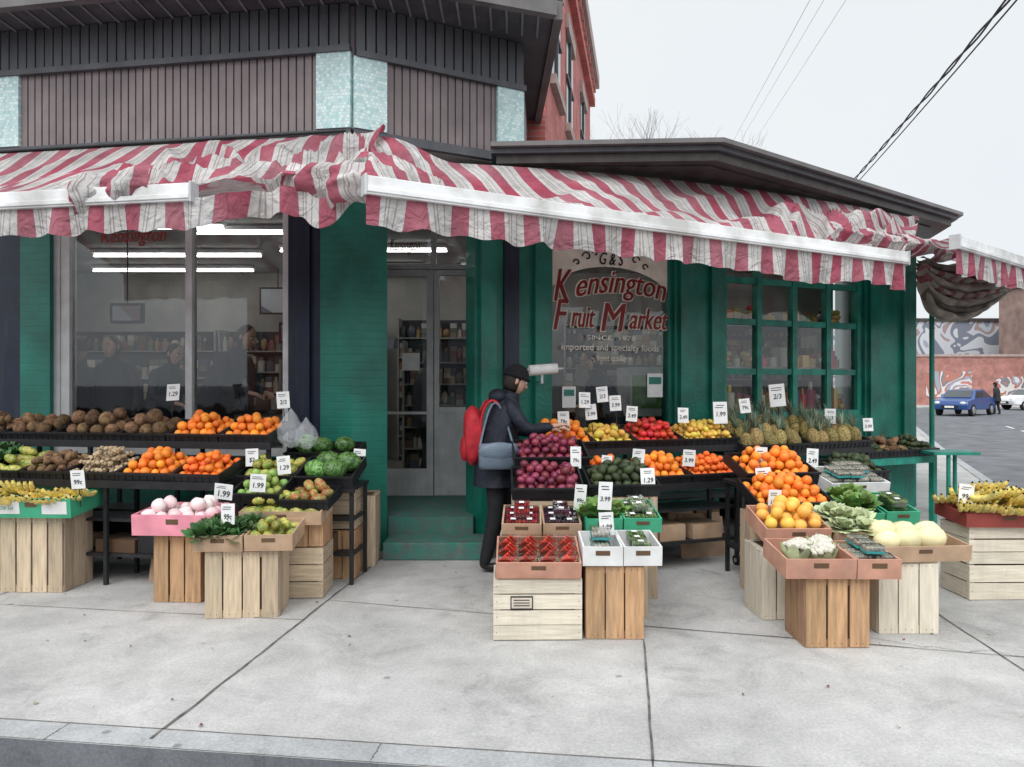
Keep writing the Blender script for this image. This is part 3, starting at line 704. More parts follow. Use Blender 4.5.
BR0, BR1 = (-1.28, 6.85, 3.88), (5.15, 9.35, 3.66)
FR0, FR1 = (-.99, 5.0, 3.0), (3.98, 7.5, 2.93)
def BRf(f):
    p = lerp3(BR0, BR1, f); p[1] -= .48*math.sin(math.pi*f)**.8 if 0 < f < 1 else 0
    if f > .12: p[2] = min(p[2], 3.665)
    else: p[2] = 3.88+(3.665-3.88)*sstep(.02, .12, f)
    return p
awning('striped_awning', BRf, lambda f: lerp3(FR0, FR1, f), (4.97, 2.5), wrR, nu=400, nv=40, val=.20, bar=(FR0, FR1), valfn=lambda f: .20+.07*f)

def FL(f):
    x = -5.6+4.55*f
    k = sstep(.735, .83, f)
    y = 5.19-.18*(x+2.25); z = 3.0
    y2 = 5.62-.1*(x+1.7); z2 = 3.17+.035*math.sin(f*60)+.03*math.sin(f*33)+.10*sstep(.93, 1, f)
    return (x, y+(y2-y)*k, z+(z2-z)*k)
def BL(f):
    x = -5.6+4.4*f; y = 6.90-.16*(x+1.5)
    return (x, y, 3.93)
def wrL(f, v):
    L_ = f*4.6
    k = sstep(.40, .68, f)
    e = math.sin(math.pi*v)**.6 if 0 < v < 1 else 0
    a = (.07*nz(L_*1.3, v*2)+.09*fold(L_*1.0+v, v*2, 3))*e
    zz = a+k*e*(.18*nz(L_*1.8+v*2, v*2.6, 2)+.26*fold(L_*1.8-v*2.5, v*3.2, 9)+.05)+k*.04*(v > .6)*nz(L_*8, 2, 2)
    sag = -.05*math.sin(math.pi*v)*abs(math.sin(L_*1.4+.4))
    return (k*.15*e*nz(L_*2.5, v*4, 14), k*.15*e*nz(L_*3.5, v*4, 6), zz+sag)
awning('striped_awning', BL, FL, (.984, -.177), wrL, nu=360, nv=42, val=.22, bar=((-5.55, FL(0.01)[1]-.0, 3.0), (-2.24, 5.19, 3.0)), gap=.10, u0=.1,
       valfn=lambda f: .22 if f < .73 else .22*(1-.1*sstep(.73, .8, f)))
def dr(name, p0, p1, h, k='stripe', amp=.05, folds=5, u0=0, seed=0, drop=None, sagf=None, nu=70, nv=20, out=0.12, ulen=None, parent=None):
    vs = []; uvs = []
    a = Vector(p0); b = Vector(p1); d = b-a; t = d.normalized(); nn = Vector((t.y, -t.x, 0))
    for i in range(nu+1):
        f = i/nu
        for q in range(nv+1):
            v = q/nv
            o = amp*math.sin(f*folds*2*math.pi+seed+v*1.5)*(.4+.6*v)+amp*nz(f*6+seed, v*4)
            hh = h*(1+.25*nz(f*3.1+seed, 5)) if drop is None else drop(f)
            p = a+d*f+nn*(out*math.sin(v*math.pi)+o)
            sg_ = sagf(f) if sagf else 0
            vs.append((p.x, p.y, p.z-sg_-hh*v+.03*nz(f*8, v*5, seed))); uvs.append((u0+f*(ulen or d.length)+.05*nz(f*4, v*3, seed), v*.3))
    fs = [(i*(nv+1)+q, i*(nv+1)+q+1, (i+1)*(nv+1)+q+1, (i+1)*(nv+1)+q) for i in range(nu) for q in range(nv)]
    me = bpy.data.meshes.new(name); me.from_pydata(vs, [], fs); me.materials.append(M[k])
    uvl = me.uv_layers.new(name='UVMap'); li = np.zeros(len(me.loops), dtype=np.int32); me.loops.foreach_get('vertex_index', li)
    uvl.data.foreach_set('uv', np.array(uvs, dtype=np.float32)[li].ravel())
    me.polygons.foreach_set('use_smooth', [True]*len(me.polygons)); me.update()
    o = bpy.data.objects.new(name, me); COL.objects.link(o)
    if parent: o.parent = parent
    return o
dr('draped_awning_cloth', (-3.15, 5.40, 3.12), (-2.55, 5.27, 3.16), .30, amp=.03, folds=1.6, u0=.4, out=.10)
dr('draped_awning_cloth', (-1.75, 5.80, 3.32), (-.95, 5.33, 3.20), .30, amp=.045, folds=2.6, u0=.1, out=.10, seed=3)
dr('draped_awning_cloth', (3.0, 7.02, 3.14), (3.9, 7.5, 3.10), .16, amp=.03, folds=2.2, u0=.2, out=.09, seed=5)
FS0, FS1 = (4.25, 7.1, 3.02), (6.6, 9.0, 3.0); BS0, BS1 = (5.1, 9.4, 3.5), (6.6, 11.3, 3.5)
awning('striped_awning', lambda f: lerp3(BS0, BS1, f), lambda f: lerp3(FS0, FS1, f), (2.35, 1.9), lambda f, v: (0, 0, .08*nz(f*7, v*4, 8)*math.sin(math.pi*v)), nu=120, val=.24, bar=(FS0, FS1))
fc = empty('folded_canvas')
for i, (dz, sg_, hh, kk, oo) in enumerate(((0, .03, .09, 'tarpd', .10), (.03, .09, .09, 'stripedull', .12), (.06, .15, .10, 'tarp', .12), (.10, .21, .10, 'stripedull', .12), (.13, .27, .11, 'tarp', .13), (.16, .33, .10, 'tarpd', .12), (.19, .40, .09, 'tarp', .12))):
    dr('swag', (4.50+.03*i, 8.25+.05*i, 3.02-dz), (6.6, 9.75+.03*i, 3.02-dz*.4), hh, kk, amp=.014, folds=2.3+.4*i, seed=i*2.1, drop=lambda f, hh=hh: hh*(1.0+.4*math.sin(math.pi*f)), sagf=lambda f, s_=sg_: s_*math.sin(math.pi*(f**.65))**.8, out=oo, parent=fc, nu=70, nv=12)
dr('top_roll', (4.0, 7.8, 3.20), (5.35, 9.05, 3.30), .2, 'stripe', amp=.05, folds=3, seed=2, out=.12, u0=.2, parent=fc)
b = MB(); b.cyl((5.28, 9.3, 0), (5.28, 9.3, 3.0), .03, .03, 'greenp', 10); b.emit('awning_post', fc)

# ------------------------------------------------------------------ brick building behind
bh = empty('brick_house'); q = MB()
q.prism([(.45, 10), (1.9, 18), (-9, 19.5), (-9, 11.2)], 3.97, 9.0, 'brick'); q.prism([(1.3, 14), (1.9, 18), (-9, 19.5), (-9, 14)], 0, 3.96, 'brick')
q.emit('walls', bh)
q = MB(); q.T = frame(.45, 10, 0, math.degrees(math.atan2(8, 1.45)))
for s0, z0 in ((.6, 6.0), (2.6, 6.0), (5.4, 6.0)):
    q.box(s0, s0+1.1, -.012, -.002, z0, z0+1.6, 'glassd'); q.box(s0-.1, s0+1.2, -.09, -.002, z0-.14, z0-.003, 'stone'); q.box(s0-.1, s0+1.2, -.06, -.002, z0+1.603, z0+1.85, 'stone')
    q.box(s0+.52, s0+.58, -.04, -.013, z0, z0+1.6, 'claddk'); q.box(s0, s0+1.1, -.04, -.0135, z0+.8, z0+.86, 'claddk')
q.emit('windows', bh)
q = MB(); q.T = frame(.45, 10, 0, math.degrees(math.atan2(8, 1.45))); q.box(-.1, 8.2, -.12, -.002, 8.35, 8.55, 'brick'); q.box(-.1, 8.25, -.22, -.002, 8.8, 9.1, 'stone')
for i in range(20): q.box(.1+i*.4, .25+i*.4, -.16, -.003, 8.553, 8.797, 'brick')
q.emit('cornice', bh)

def simple_house(x0, x1, y0, y1, h, k, rows, cols, name='brick_house'):
    e = empty(name); b = MB(); b.box(x0, x1, y0, y1, -.12, h, k); b.emit('walls', e)
    b = MB(); b.box(x0-.15, x1+.15, y0-.15, y1+.15, h+.003, h+.25, 'roofbr'); b.emit('roof', e)
    b = MB()
    for r in range(rows):
        for c in range(cols):
            W = (x1-x0)/cols; cx = x0+W*(c+.5); z = .9+r*(h-1)/max(1, rows)
            hh = min(1.7, (h-1)/rows*.6)
            for (ya, yb, s_) in ((y0-.02, y0-.003, -1), (y1+.003, y1+.02, 1)):
                b.box(cx-W*.22, cx+W*.22, ya, yb, z, z+hh, 'glassd')
                yy = (y0-.08, y0-.003) if s_ < 0 else (y1+.003, y1+.08)
                b.box(cx-W*.26, cx+W*.26, yy[0], yy[1], z-.12, z-.002, 'stone'); b.box(cx-.03, cx+.03, yy[0]+(.03 if s_ < 0 else 0), yy[1]-(0 if s_ < 0 else .03), z+.01, z+hh-.01, 'white')
    if rows: b.emit('windows', e)
    return e
gw = empty('graffiti_wall'); b = MB(); b.box(26, 39, 55, 55.4, -.12, 3.6, 'brick2'); b.box(25.9, 39.1, 54.9, 55.5, 3.603, 3.78, 'stone'); b.emit('wall', gw)
b = MB(); b.box(30.8, 34.2, 54.985, 54.997, .6, 2.5, 'graf'); b.box(36, 38.2, 54.985, 54.997, .3, 2.1, 'graf'); b.emit('graffiti', gw)
simple_house(29, 45, 63, 70, 6.9, 'mural', 0, 1, 'painted_building')
simple_house(39.5, 52, 52, 60, 9.0, 'brownb', 2, 5, 'brown_building')
simple_house(52.5, 75, 50, 60, 10, 'brick2', 3, 9)
simple_house(-30, -12, -36, -28, 7.5, 'brick2', 2, 8); simple_house(-11.8, 1, -36, -28, 6.5, 'grey', 2, 6, 'grey_house'); simple_house(1.2, 20, -36, -28, 7, 'brick2', 2, 8)
b = MB(); b.prism([(22, 52), (60, 49), (60, 56), (22, 56)], -.129, -.01, 'kerb', 'concrete'); b.emit('far_sidewalk')
b = MB()
for i in range(7):
    t = i*3.0; b.T = frame(9.5+t*.42+2.2, 12+t*.91, 0, 65); b.box(0, 1.6, -.05, .05, -.127, -.126, 'white')
b.emit('road_marking')

def car(x, y, deg, paint):
    e = empty('parked_car'); T = frame(x, y, -.13, deg)
    prof = [(-2.15, .35), (-2.2, .62), (-2.1, .82), (-1.2, .95), (-.55, 1.38), (.75, 1.42), (1.55, .98), (2.1, .92), (2.15, .5), (2.1, .3)]
    hw = .86; b = MB(); b.T = T
    def wy(z): return hw*(1-max(0, z-.9)*.42)
    n = len(prof); vs = [(px, -wy(pz), pz) for px, pz in prof]+[(px, wy(pz), pz) for px, pz in prof]
    b.raw(vs, [(i, n+i, n+(i+1) % n, (i+1) % n) for i in range(n)]+[tuple(range(n)), tuple(reversed(range(n, 2*n)))], paint)
    b.emit('body', e, bevel=.05)
    g_ = MB(); g_.T = T
    for s_ in (-1, 1):
        for pts in ([(-.98, .97), (-.5, 1.3), (.05, 1.33), (.05, .97)], [(.12, .97), (.12, 1.33), (.7, 1.34), (1.3, 1.0)]):
            vs = [(px, s_*(wy(pz)+.012), pz) for px, pz in pts]; g_.raw(vs, [(0, 1, 2, 3) if s_ > 0 else (3, 2, 1, 0)], 'glassd')
    g_.raw([(-1.17, -.68, 1.0), (-1.17, .68, 1.0), (-.62, .62, 1.36), (-.62, -.62, 1.36)], [(0, 3, 2, 1)], 'glassd')
    g_.raw([(1.52, -.68, 1.03), (1.52, .68, 1.03), (.84, .62, 1.41), (.84, -.62, 1.41)], [(0, 1, 2, 3)], 'glassd')
    for s_ in (-1, 1):
        g_.ell((-2.13, s_*.62, .7), (.07, .16, .08), 'lampw'); g_.ell((2.1, s_*.66, .75), (.06, .13, .09), 'tomato')
    g_.box(-2.22, -2.19, -.4, .4, .42, .58, 'black'); g_.box(-2.24, -2.221, -.22, .22, .45, .55, 'card')
    g_.emit('windows_and_lamps', e)
    for i, px in enumerate((-1.35, 1.35)):
        for s_ in (-1, 1):
            w_ = MB(); w_.T = T; w_.cyl((px, s_*.70, .32), (px, s_*.885, .32), .32, .32, 'rubber', 20); w_.cyl((px, s_*.886, .32), (px, s_*.9, .32), .2, .19, 'chrome', 14); w_.emit('wheel', e)
car(24.8, 40.5, 40, 'carblue'); car(34.3, 48.5, 5, 'white')

def cable(name, p, q, r, sag=.3, strands=1, k='wire'):
    b = MB(); p = Vector(p); q = Vector(q); n = 60 if strands == 1 else 160
    for s_ in range(strands):
        prev = None
        for i in range(n+1):
            t = i/n; c = p.lerp(q, t); c.z -= 4*sag*t*(1-t)
            if strands > 1:
                a = t*110+s_*math.pi; c += Vector((math.cos(a)*r*1.3, 0, math.sin(a)*r*1.6))
            if prev is not None: b.cyl(prev, c, r, r, k, 6, True, False)
            prev = c
    b.emit(name)
cable('overhead_cable', (.6, -14, 6.6), (16, 40, 9.9), .019, .4, 2)
cable('overhead_cable', (.80, -14, 6.76), (16.4, 40, 10.05), .016, .38, 1)
cable('telephone_wire', (2.76, 0, 6.72), (10.9, 40, 12.8), .005, .05, 1, 'wireg'); cable('telephone_wire', (3.0, 0, 6.72), (11.2, 40, 12.8), .004, .05, 1, 'wireg'); cable('telephone_wire', (3.33, 0, 6.8), (11.8, 40, 12.7), .004, .05, 1, 'wireg')
for (x, y, h) in ((16.2, 40, 10.2), (.8, -14, 7)):
    b = MB(); b.cyl((x, y, -.12), (x, y, h), .14, .10, 'pole', 10); b.box(x-.8, x+.8, y-.05, y+.05, h-.5, h-.4, 'pole'); b.emit('utility_pole')

def tree(x, y, h, seed):
    r = random.Random(seed); b = MB()
    def br(p, d, L_, rr, dep):
        q_ = p+d*L_; b.cyl(p, q_, rr, rr*.66, 'bark', 5 if dep > 2 else 8, True, False)
        if dep >= 6: return
        for _ in range(3 if dep < 5 else 2):
            dd = (d+Vector((r.uniform(-.6, .6), r.uniform(-.6, .6), r.uniform(-.15, .5)))).normalized()
            br(q_, dd, L_*r.uniform(.6, .82), rr*.56, dep+1)
    br(Vector((x, y, 0)), Vector((0, 0, 1)), h*.30, .16, 0)
    b.emit('bare_tree')
tree(8.6, 40, 16.6, 3); tree(20, 66, 13, 8)

# ------------------------------------------------------------------ produce templates
def ico(sub=2):
    import bmesh
    bm = bmesh.new(); bmesh.ops.create_icosphere(bm, subdivisions=sub, radius=1)
    v = np.array([x.co[:] for x in bm.verts]); f = [tuple(q.index for q in p.verts) for p in bm.faces]; bm.free(); return v, f
IV, IF = ico(2)
def T_sphere(sx=1, sy=1, sz=1, lump=0.0, seed=0, v=IV, f=IF):
    vv = v.copy()
    if lump:
        k_ = np.array([1+lump*noise.noise(Vector((p[0]*1.3+seed, p[1]*1.3, p[2]*1.3))) for p in vv]); vv = vv*k_[:, None]
    return (vv*np.array([sx, sy, sz]), f, None)
def T_from(fn):
    b = MB(); fn(b); return (np.array(b.v), b.f, (b.mi, b.mats))
def banana_bunch(b):
    for i in range(6):
        n = 7; pts = []
        for q_ in range(n+1):
            t = q_/n; ang = -.2+t*1.5
            pts.append(Vector((.16*math.sin(ang)+.02, (i-2.5)*.030*(1+t*.8), .10*(1-math.cos(ang))*1.2+.004*((i*7) % 3))))
        for q_ in range(n):
            t0, t1 = q_/n, (q_+1)/n
            rr = lambda t: .006+.015*math.sin(math.pi*min(1, max(0, .08+t*.9)))**.5
            b.cyl(pts[q_], pts[q_+1], rr(t0), rr(t1), 'banana', 6, True, False)
        b.cyl(pts[-1], pts[-1]+(pts[-1]-pts[-2]).normalized()*.01, .006, .004, 'ink', 5)
    b.cyl((-.02, 0, .0), (.02, 0, .01), .02, .035, 'rindw', 6)
def pineapple(b):
    def fn(p):
        k_ = 1+.05*math.cos(math.atan2(p[1], p[0])*7+p[2]*9); return (p[0]*k_, p[1]*k_, p[2])
    b.ell((0, 0, 0), (.070, .070, .105), 'pine', nu=16, nv=12, fn=fn)
    for i in range(20):
        a = i*2.4; el = .1+.6*(1-i/20); L_ = .10+.11*(i/20)
        d = Vector((math.cos(a)*math.sin(el), math.sin(a)*math.sin(el), math.cos(el)))
        s_ = Vector((-math.sin(a), math.cos(a), 0))*.010; p = Vector((0, 0, .09)); m_ = p+d*L_*.55; t_ = p+d*L_+Vector((d.x, d.y, 0))*.03
        b.raw([p-s_, p+s_, m_+s_*.8, t_, m_-s_*.8], [(0, 1, 2, 4), (4, 2, 3)], 'pleaf')
def hairy(b):
    def fn(p):
        k_ = 1+.12*nz(p[0]*3, p[1]*3, p[2]*3); return (p[0]*k_, p[1]*k_, p[2]*k_)
    b.ell((0, 0, 0), (1.05, .95, .95), 'coco', nu=14, nv=10, fn=fn)
    r = random.Random(4)
    for i in range(110):
        z = r.uniform(-1, 1); a = r.uniform(0, 6.28); s_ = math.sqrt(1-z*z); n_ = Vector((s_*math.cos(a), s_*math.sin(a), z)); t = Vector((r.uniform(-1, 1), r.uniform(-1, 1), r.uniform(-1, 1))).cross(n_).normalized()
        p = n_*.97; sd = n_.cross(t)*.025; b.raw([p-sd, p+sd, p+t*.28+n_*.16], [(0, 1, 2)], 'coco')
def leafy(col, n=16, L_=.12, w_=.05, spread=.9):
    def f(b):
        r = random.Random(n)
        for i in range(n):
            a = i*2.4; el = spread*(1-i/n)+.08
            d = Vector((math.cos(a)*math.sin(el), math.sin(a)*math.sin(el), math.cos(el))); s_ = Vector((-math.sin(a), math.cos(a), 0))
            vs = []
            for q_ in range(5):
                t = q_/4; wd = w_*math.sin(math.pi*(.12+.8*t)); c = d*L_*t+Vector((d.x, d.y, -.3))*.04*t*t
                for k_ in (-1, 0, 1):
                    vs.append(c+s_*wd*k_+Vector((d.x, d.y, 0))*(.012*abs(k_)+r.uniform(-.006, .006)))
            b.raw(vs, [(q_*3+k_, q_*3+k_+1, q_*3+k_+4, q_*3+k_+3) for q_ in range(4) for k_ in range(2)], col, True)
    return f
def cauli(b):
    for i in range(34):
        a = i*2.4; rr = .066*math.sqrt(i/34); b.ell((rr*math.cos(a), rr*math.sin(a), .058-6.5*rr*rr), (.018, .018, .017), 'cauli', nu=8, nv=6)
    for i in range(7):
        a = i*.9; d = Vector((math.cos(a), math.sin(a), 0)); s_ = Vector((-d.y, d.x, 0))
        vs = []
        for q_ in range(4):
            t = q_/3; c = d*(.045+.045*t)+Vector((0, 0, -.04+.08*t)); wd = .034*math.sin(math.pi*(.2+.7*t))
            vs += [c-s_*wd, c+d*.01, c+s_*wd]
        b.raw(vs, [(q_*3+k_, q_*3+k_+1, q_*3+k_+4, q_*3+k_+3) for q_ in range(3) for k_ in range(2)], 'leafp', True)
def wedges(b):
    b.box(-.06, .06, -.05, .05, -.03, -.024, 'cartw')
    for i in range(3):
        y = -.034+i*.032; t = .011; x0 = .014*((i*7) % 3-1)
        pts = [(-.050+x0, -.014), (.050+x0, -.014), (x0, .040)]
        vs = [(x, y-t-.012*(z > 0), z) for x, z in pts]+[(x, y+t-.012*(z > 0), z) for x, z in pts]
        b.raw(vs, [(0, 1, 2), (5, 4, 3), (0, 3, 4, 1), (1, 4, 5, 2), (2, 5, 3, 0)], 'redflesh')
        b.box(-.052+x0, .052+x0, y-t, y+t, -.0195, -.0142, 'rindw'); b.box(-.053+x0, .053+x0, y-t, y+t, -.0235, -.020, 'melon')
        for sx, sz in ((-.02, 0), (.015, .004), (0, .018)): b.ell((x0+sx, y-t-.004-.006*(sz > .01), sz), (.0022, .002, .0032), 'ink', nu=5, nv=4)
    b.box(-.058, .058, -.052, .048, -.0235, .036, 'clear')
def gingerf(b):
    r = random.Random(5)
    for i in range(5):
        b.ell((r.uniform(-.04, .04), r.uniform(-.02, .02), r.uniform(-.01, .015)), (r.uniform(.018, .035), .016, .015), 'ginger', nu=7, nv=5, T=Matrix.Rotation(r.uniform(0, 3), 4, 'Z'))
def punnet(col, lid='card'):
    def f(b):
        r = random.Random(3)
        b.box(-.055, .055, -.045, .045, -.02, .035, 'clear')
        for i in range(5):
            for k_ in range(4):
                b.ell((-.042+i*.021, -.032+k_*.021, .012+r.uniform(-.004, .004)), (.0115, .0115, .0115), col, nu=6, nv=4)
                b.ell((-.042+i*.021, -.032+k_*.021, -.008), (.0105, .0105, .0105), col, nu=5, nv=3)
        b.box(-.02, .015, -.02, .012, .036, .0365, lid)
    return f
def traypack(b):
    b.box(-.056, .056, -.044, .044, -.02, -.005, 'tealtray')
    for i in range(4):
        for k_ in range(3): b.ell((-.038+i*.025, -.027+k_*.027, .008), (.0135, .0135, .014), 'mush', nu=8, nv=6)
    b.box(-.055, .055, -.043, .043, -.0045, .026, 'clear')
def tomatof(b):
    b.ell((0, 0, 0), (1, 1, .8), 'tomato', nu=12, nv=8)
    for i in range(5):
        a = i*1.256; b.raw([(0, 0, .80), (.35*math.cos(a-.2), .35*math.sin(a-.2), .80), (.5*math.cos(a), .5*math.sin(a), .76), (.35*math.cos(a+.2), .35*math.sin(a+.2), .80)], [(0, 1, 2, 3)], 'leafd')

KIND = {
 'orange': ([T_sphere(1, 1, .95)], 'orange', .038, 1, 'any', 3),
 'mandarin': ([T_sphere(1, 1, .82)], 'mandarin', .033, 1, 'up', 3),
 'grapefruit': ([T_sphere(1, 1, .93)], 'gfruit', .048, 1, 'any', 2),
 'mango': ([T_sphere(1.25, .9, .8, .1)], 'lemon', .038, 1, 'any', 2),
 'lemon': ([T_sphere(1.2, .85, .85, .05)], 'lemon', .03, 1, 'any', 3),
 'tomato': ([T_from(tomatof)], None, .036, 1, 'up', 3),
 'apple': ([T_sphere(1, 1, .9)], 'apple', .036, 1, 'any', 3),
 'avocado': ([T_sphere(1.3, .85, .85, .15)], 'avoc', .036, 1, 'any', 3),
 'red_onion': ([T_sphere(1, 1, .85)], 'onion', .036, 1, 'any', 3),
 'potato': ([T_sphere(1.3, .9, .8, .35, 1), T_sphere(1.2, 1, .8, .4, 5)], 'potato', .038, 1, 'any', 3),
 'coconut': ([T_from(hairy)], None, .060, 1, 'any', 2),
 'taro': ([T_sphere(1.5, .8, .8, .4, 3)], 'coco', .045, 1, 'any', 2),
 'ginger': ([T_from(gingerf)], None, .038, 'unit', 'flat', 3),
 'pineapple': ([T_from(pineapple)], None, .072, 'unit', 'up', 1),
 'pineapple_lying': ([T_from(pineapple)], None, .072, 'unit', 'lie', 1),
 'watermelon': ([T_sphere(1.3, 1, 1)], 'melon', .085, 1, 'flat', 1),
 'papaya': ([T_sphere(1.7, .8, .8, .1)], 'papaya', .05, 1, 'flat', 2),
 'green_mango': ([T_sphere(1.3, .9, .8, .1)], 'papaya', .045, 1, 'any', 2),
 'red_mango': ([T_sphere(1.3, .9, .8, .1)], 'redmango', .045, 1, 'any', 2),
 'canary_melon': ([T_sphere(1.3, 1, 1, .06)], 'canary', .075, 1, 'flat', 1),
 'cauliflower': ([T_from(cauli)], None, .076, 'unit', 'up', 1),
 'lettuce': ([T_from(leafy('leaf', 18, .12, .05))], None, .055, 'unit', 'up', 1),
 'cabbage': ([T_from(leafy('leafp', 24, .10, .055, 1.3))], None, .06, 'unit', 'up', 1),
 'kale': ([T_from(leafy('leafd', 20, .13, .035))], None, .05, 'unit', 'up', 1),
 'radish': ([T_sphere(1, 1, .9, .2)], 'pinkf', .050, 1, 'any', 2),
 'cut_watermelon': ([T_from(wedges)], None, .062, 'unit', 'box', 1),
 'banana_bunch': ([T_from(banana_bunch)], None, .07, 'unit', 'ban', 2),
 'blackberry_punnet': ([T_from(punnet('berry'))], None, .058, 'unit', 'box', 2),
 'strawberry_punnet': ([T_from(punnet('berryr'))], None, .058, 'unit', 'box', 2),
 'grape_punnet': ([T_from(punnet('grape'))], None, .058, 'unit', 'box', 2),
 'mushroom_pack': ([T_from(traypack)], None, .058, 'unit', 'box', 2),
}
def pile(kind, T, w_, d_, z0=.02, layers=None, mound=.0):
    tm, mk, r, sc, ori, lay = KIND[kind]; lay = layers or lay
    V = []; F = []; MI = []; mats = [] if mk is None else [mk]; o = 0
    z = z0+(r if ori != 'box' else .025)
    for L_ in range(lay):
        ins = r*(1.0+L_*(.95 if ori != 'box' else .3)); sp = r*2.02 if ori != 'box' else r*2.05
        nx = int((w_-2*ins)/sp)+1; ny = int((d_-2*ins)/(sp*.92))+1
        if nx < 1 or ny < 1 or w_-2*ins < 0: break
        ox = (w_-(nx-1)*sp)/2; oy = (d_-(ny-1)*sp*.92)/2
        for a in range(nx):
            for c in range(ny):
                if L_ == lay-1 and lay > 1 and R.random() < .30: continue
                jx = R.uniform(-.25, .25)*r; jy = R.uniform(-.25, .25)*r
                if ori == 'box': jx *= .3; jy *= .3
                x = ox+a*sp+((r*.5 if c % 2 else -r*.3) if ori != 'box' else 0)+jx; y = oy+c*sp*.92+jy
                zz = z+R.uniform(-.2, .25)*r*(1 if ori != 'box' else .1)+mound*math.sin(math.pi*min(1, max(0, x/w_)))
                s_ = R.uniform(.84, 1.14) if ori != 'box' else 1
                if ori == 'any': q_ = Matrix.Rotation(R.uniform(0, 6.28), 3, 'Z') @ Matrix.Rotation(R.uniform(-1.2, 1.2), 3, 'X') @ Matrix.Rotation(R.uniform(-1, 1), 3, 'Y')
                elif ori == 'up': q_ = Matrix.Rotation(R.uniform(0, 6.28), 3, 'Z') @ Matrix.Rotation(R.uniform(-.35, .35), 3, 'X')
                elif ori == 'flat': q_ = Matrix.Rotation(R.uniform(-.6, .6), 3, 'Z') @ Matrix.Rotation(R.uniform(-.3, .3), 3, 'Y')
                elif ori == 'lie': q_ = Matrix.Rotation(R.uniform(-.5, .5), 3, 'Z') @ Matrix.Rotation(-R.uniform(.35, 1.1), 3, 'X')
                elif ori == 'ban': q_ = Matrix.Rotation(R.uniform(-2.1, -1.0), 3, 'Z') @ Matrix.Rotation(R.uniform(-.3, .3), 3, 'Y')
                else: q_ = Matrix.Rotation(R.uniform(-.1, .1), 3, 'Z')
                v, f, mm = tm[R.randrange(len(tm))]
                k_ = s_*(r if sc == 1 else 1.0)
                A = (T.to_3x3() @ q_); A = np.array([list(A[i]) for i in range(3)])*k_
                P = T @ Vector((x, y, zz))
                vv = v @ A.T+np.array(P[:])
                V.append(vv); F += [tuple(i+o for i in p) for p in f]; o += len(v)
                if mm is None: MI += [0]*len(f)
                else:
                    for nme in mm[1]:
                        if nme not in mats: mats.append(nme)
                    MI += [mats.index(mm[1][i]) for i in mm[0]]
        z += r*1.45 if ori != 'box' else .058
    if not V: return
    nm = {'pineapple_lying': 'pineapple'}.get(kind, kind)
    me = bpy.data.meshes.new(nm+'_pile'); me.from_pydata(np.vstack(V).tolist(), [], F)
    for m_ in mats: me.materials.append(M[m_])
    sm = kind not in ('blackberry_punnet', 'strawberry_punnet', 'grape_punnet', 'mushroom_pack', 'cut_watermelon')
    me.polygons.foreach_set('material_index', MI); me.polygons.foreach_set('use_smooth', [sm]*len(F)); me.update()
    ob = bpy.data.objects.new(nm+'_pile', me); COL.objects.link(ob)

def tray(T, w_, d_, h, k_, name='produce_tray', stripe=None):
    b = MB(); b.T = T; t = .012
    b.box(0, w_, 0, d_, 0, .012, k_)
    b.box(0, w_, 0, t, .0125, h, k_); b.box(0, w_, d_-t, d_, .0125, h, k_); b.box(0, t, t+.0005, d_-t-.0005, .0125, h, k_); b.box(w_-t, w_, t+.0005, d_-t-.0005, .0125, h, k_)
    if k_ == 'black':
        b.box(-.01, w_+.01, -.01, -.0005, h-.018, h, k_)
        n = int(w_/.06)
        for i in range(n): b.box(.02+i*.06, .028+i*.06, -.006, -.0005, .015, h-.02, k_)
    else:
        b.box(w_/2-.045, w_/2+.045, -.002, -.0003, h*.55, h*.8, 'crin')
    if stripe:
        b.box(.03, w_*.36, -.003, -.0004, h*.2, h*.85, stripe); b.box(w_*.64, w_-.03, -.003, -.0004, h*.2, h*.85, stripe)
        vs, fs = text_mesh(R.choice(['FRESH', 'Produce', 'Del Sol']), .045, .1, .0)
        b.raw([(w_*.195+v[0]*min(1, w_*1.3), -.0042, h*.42+v[1]*.9) for v in vs], fs, 'cartw' if stripe != 'cartw' else 'cartg')
    b.emit(name)
def bin_(kind, x, y, z, w_, d_, deg=0, tilt=12, h=.09, k_='black', stripe=None, layers=None, name=None, zb=.02):
    T = frame(x, y, z, deg+R.uniform(-2, 2), tilt+R.uniform(-1.5, 1.5))
    tray(T, w_, d_, h, k_, name or ('produce_tray' if k_ == 'black' else 'produce_carton'), stripe)
    pile(kind, T @ Matrix.Translation((.012, .012, 0)), w_-.024, d_-.024, z0=zb, layers=layers)

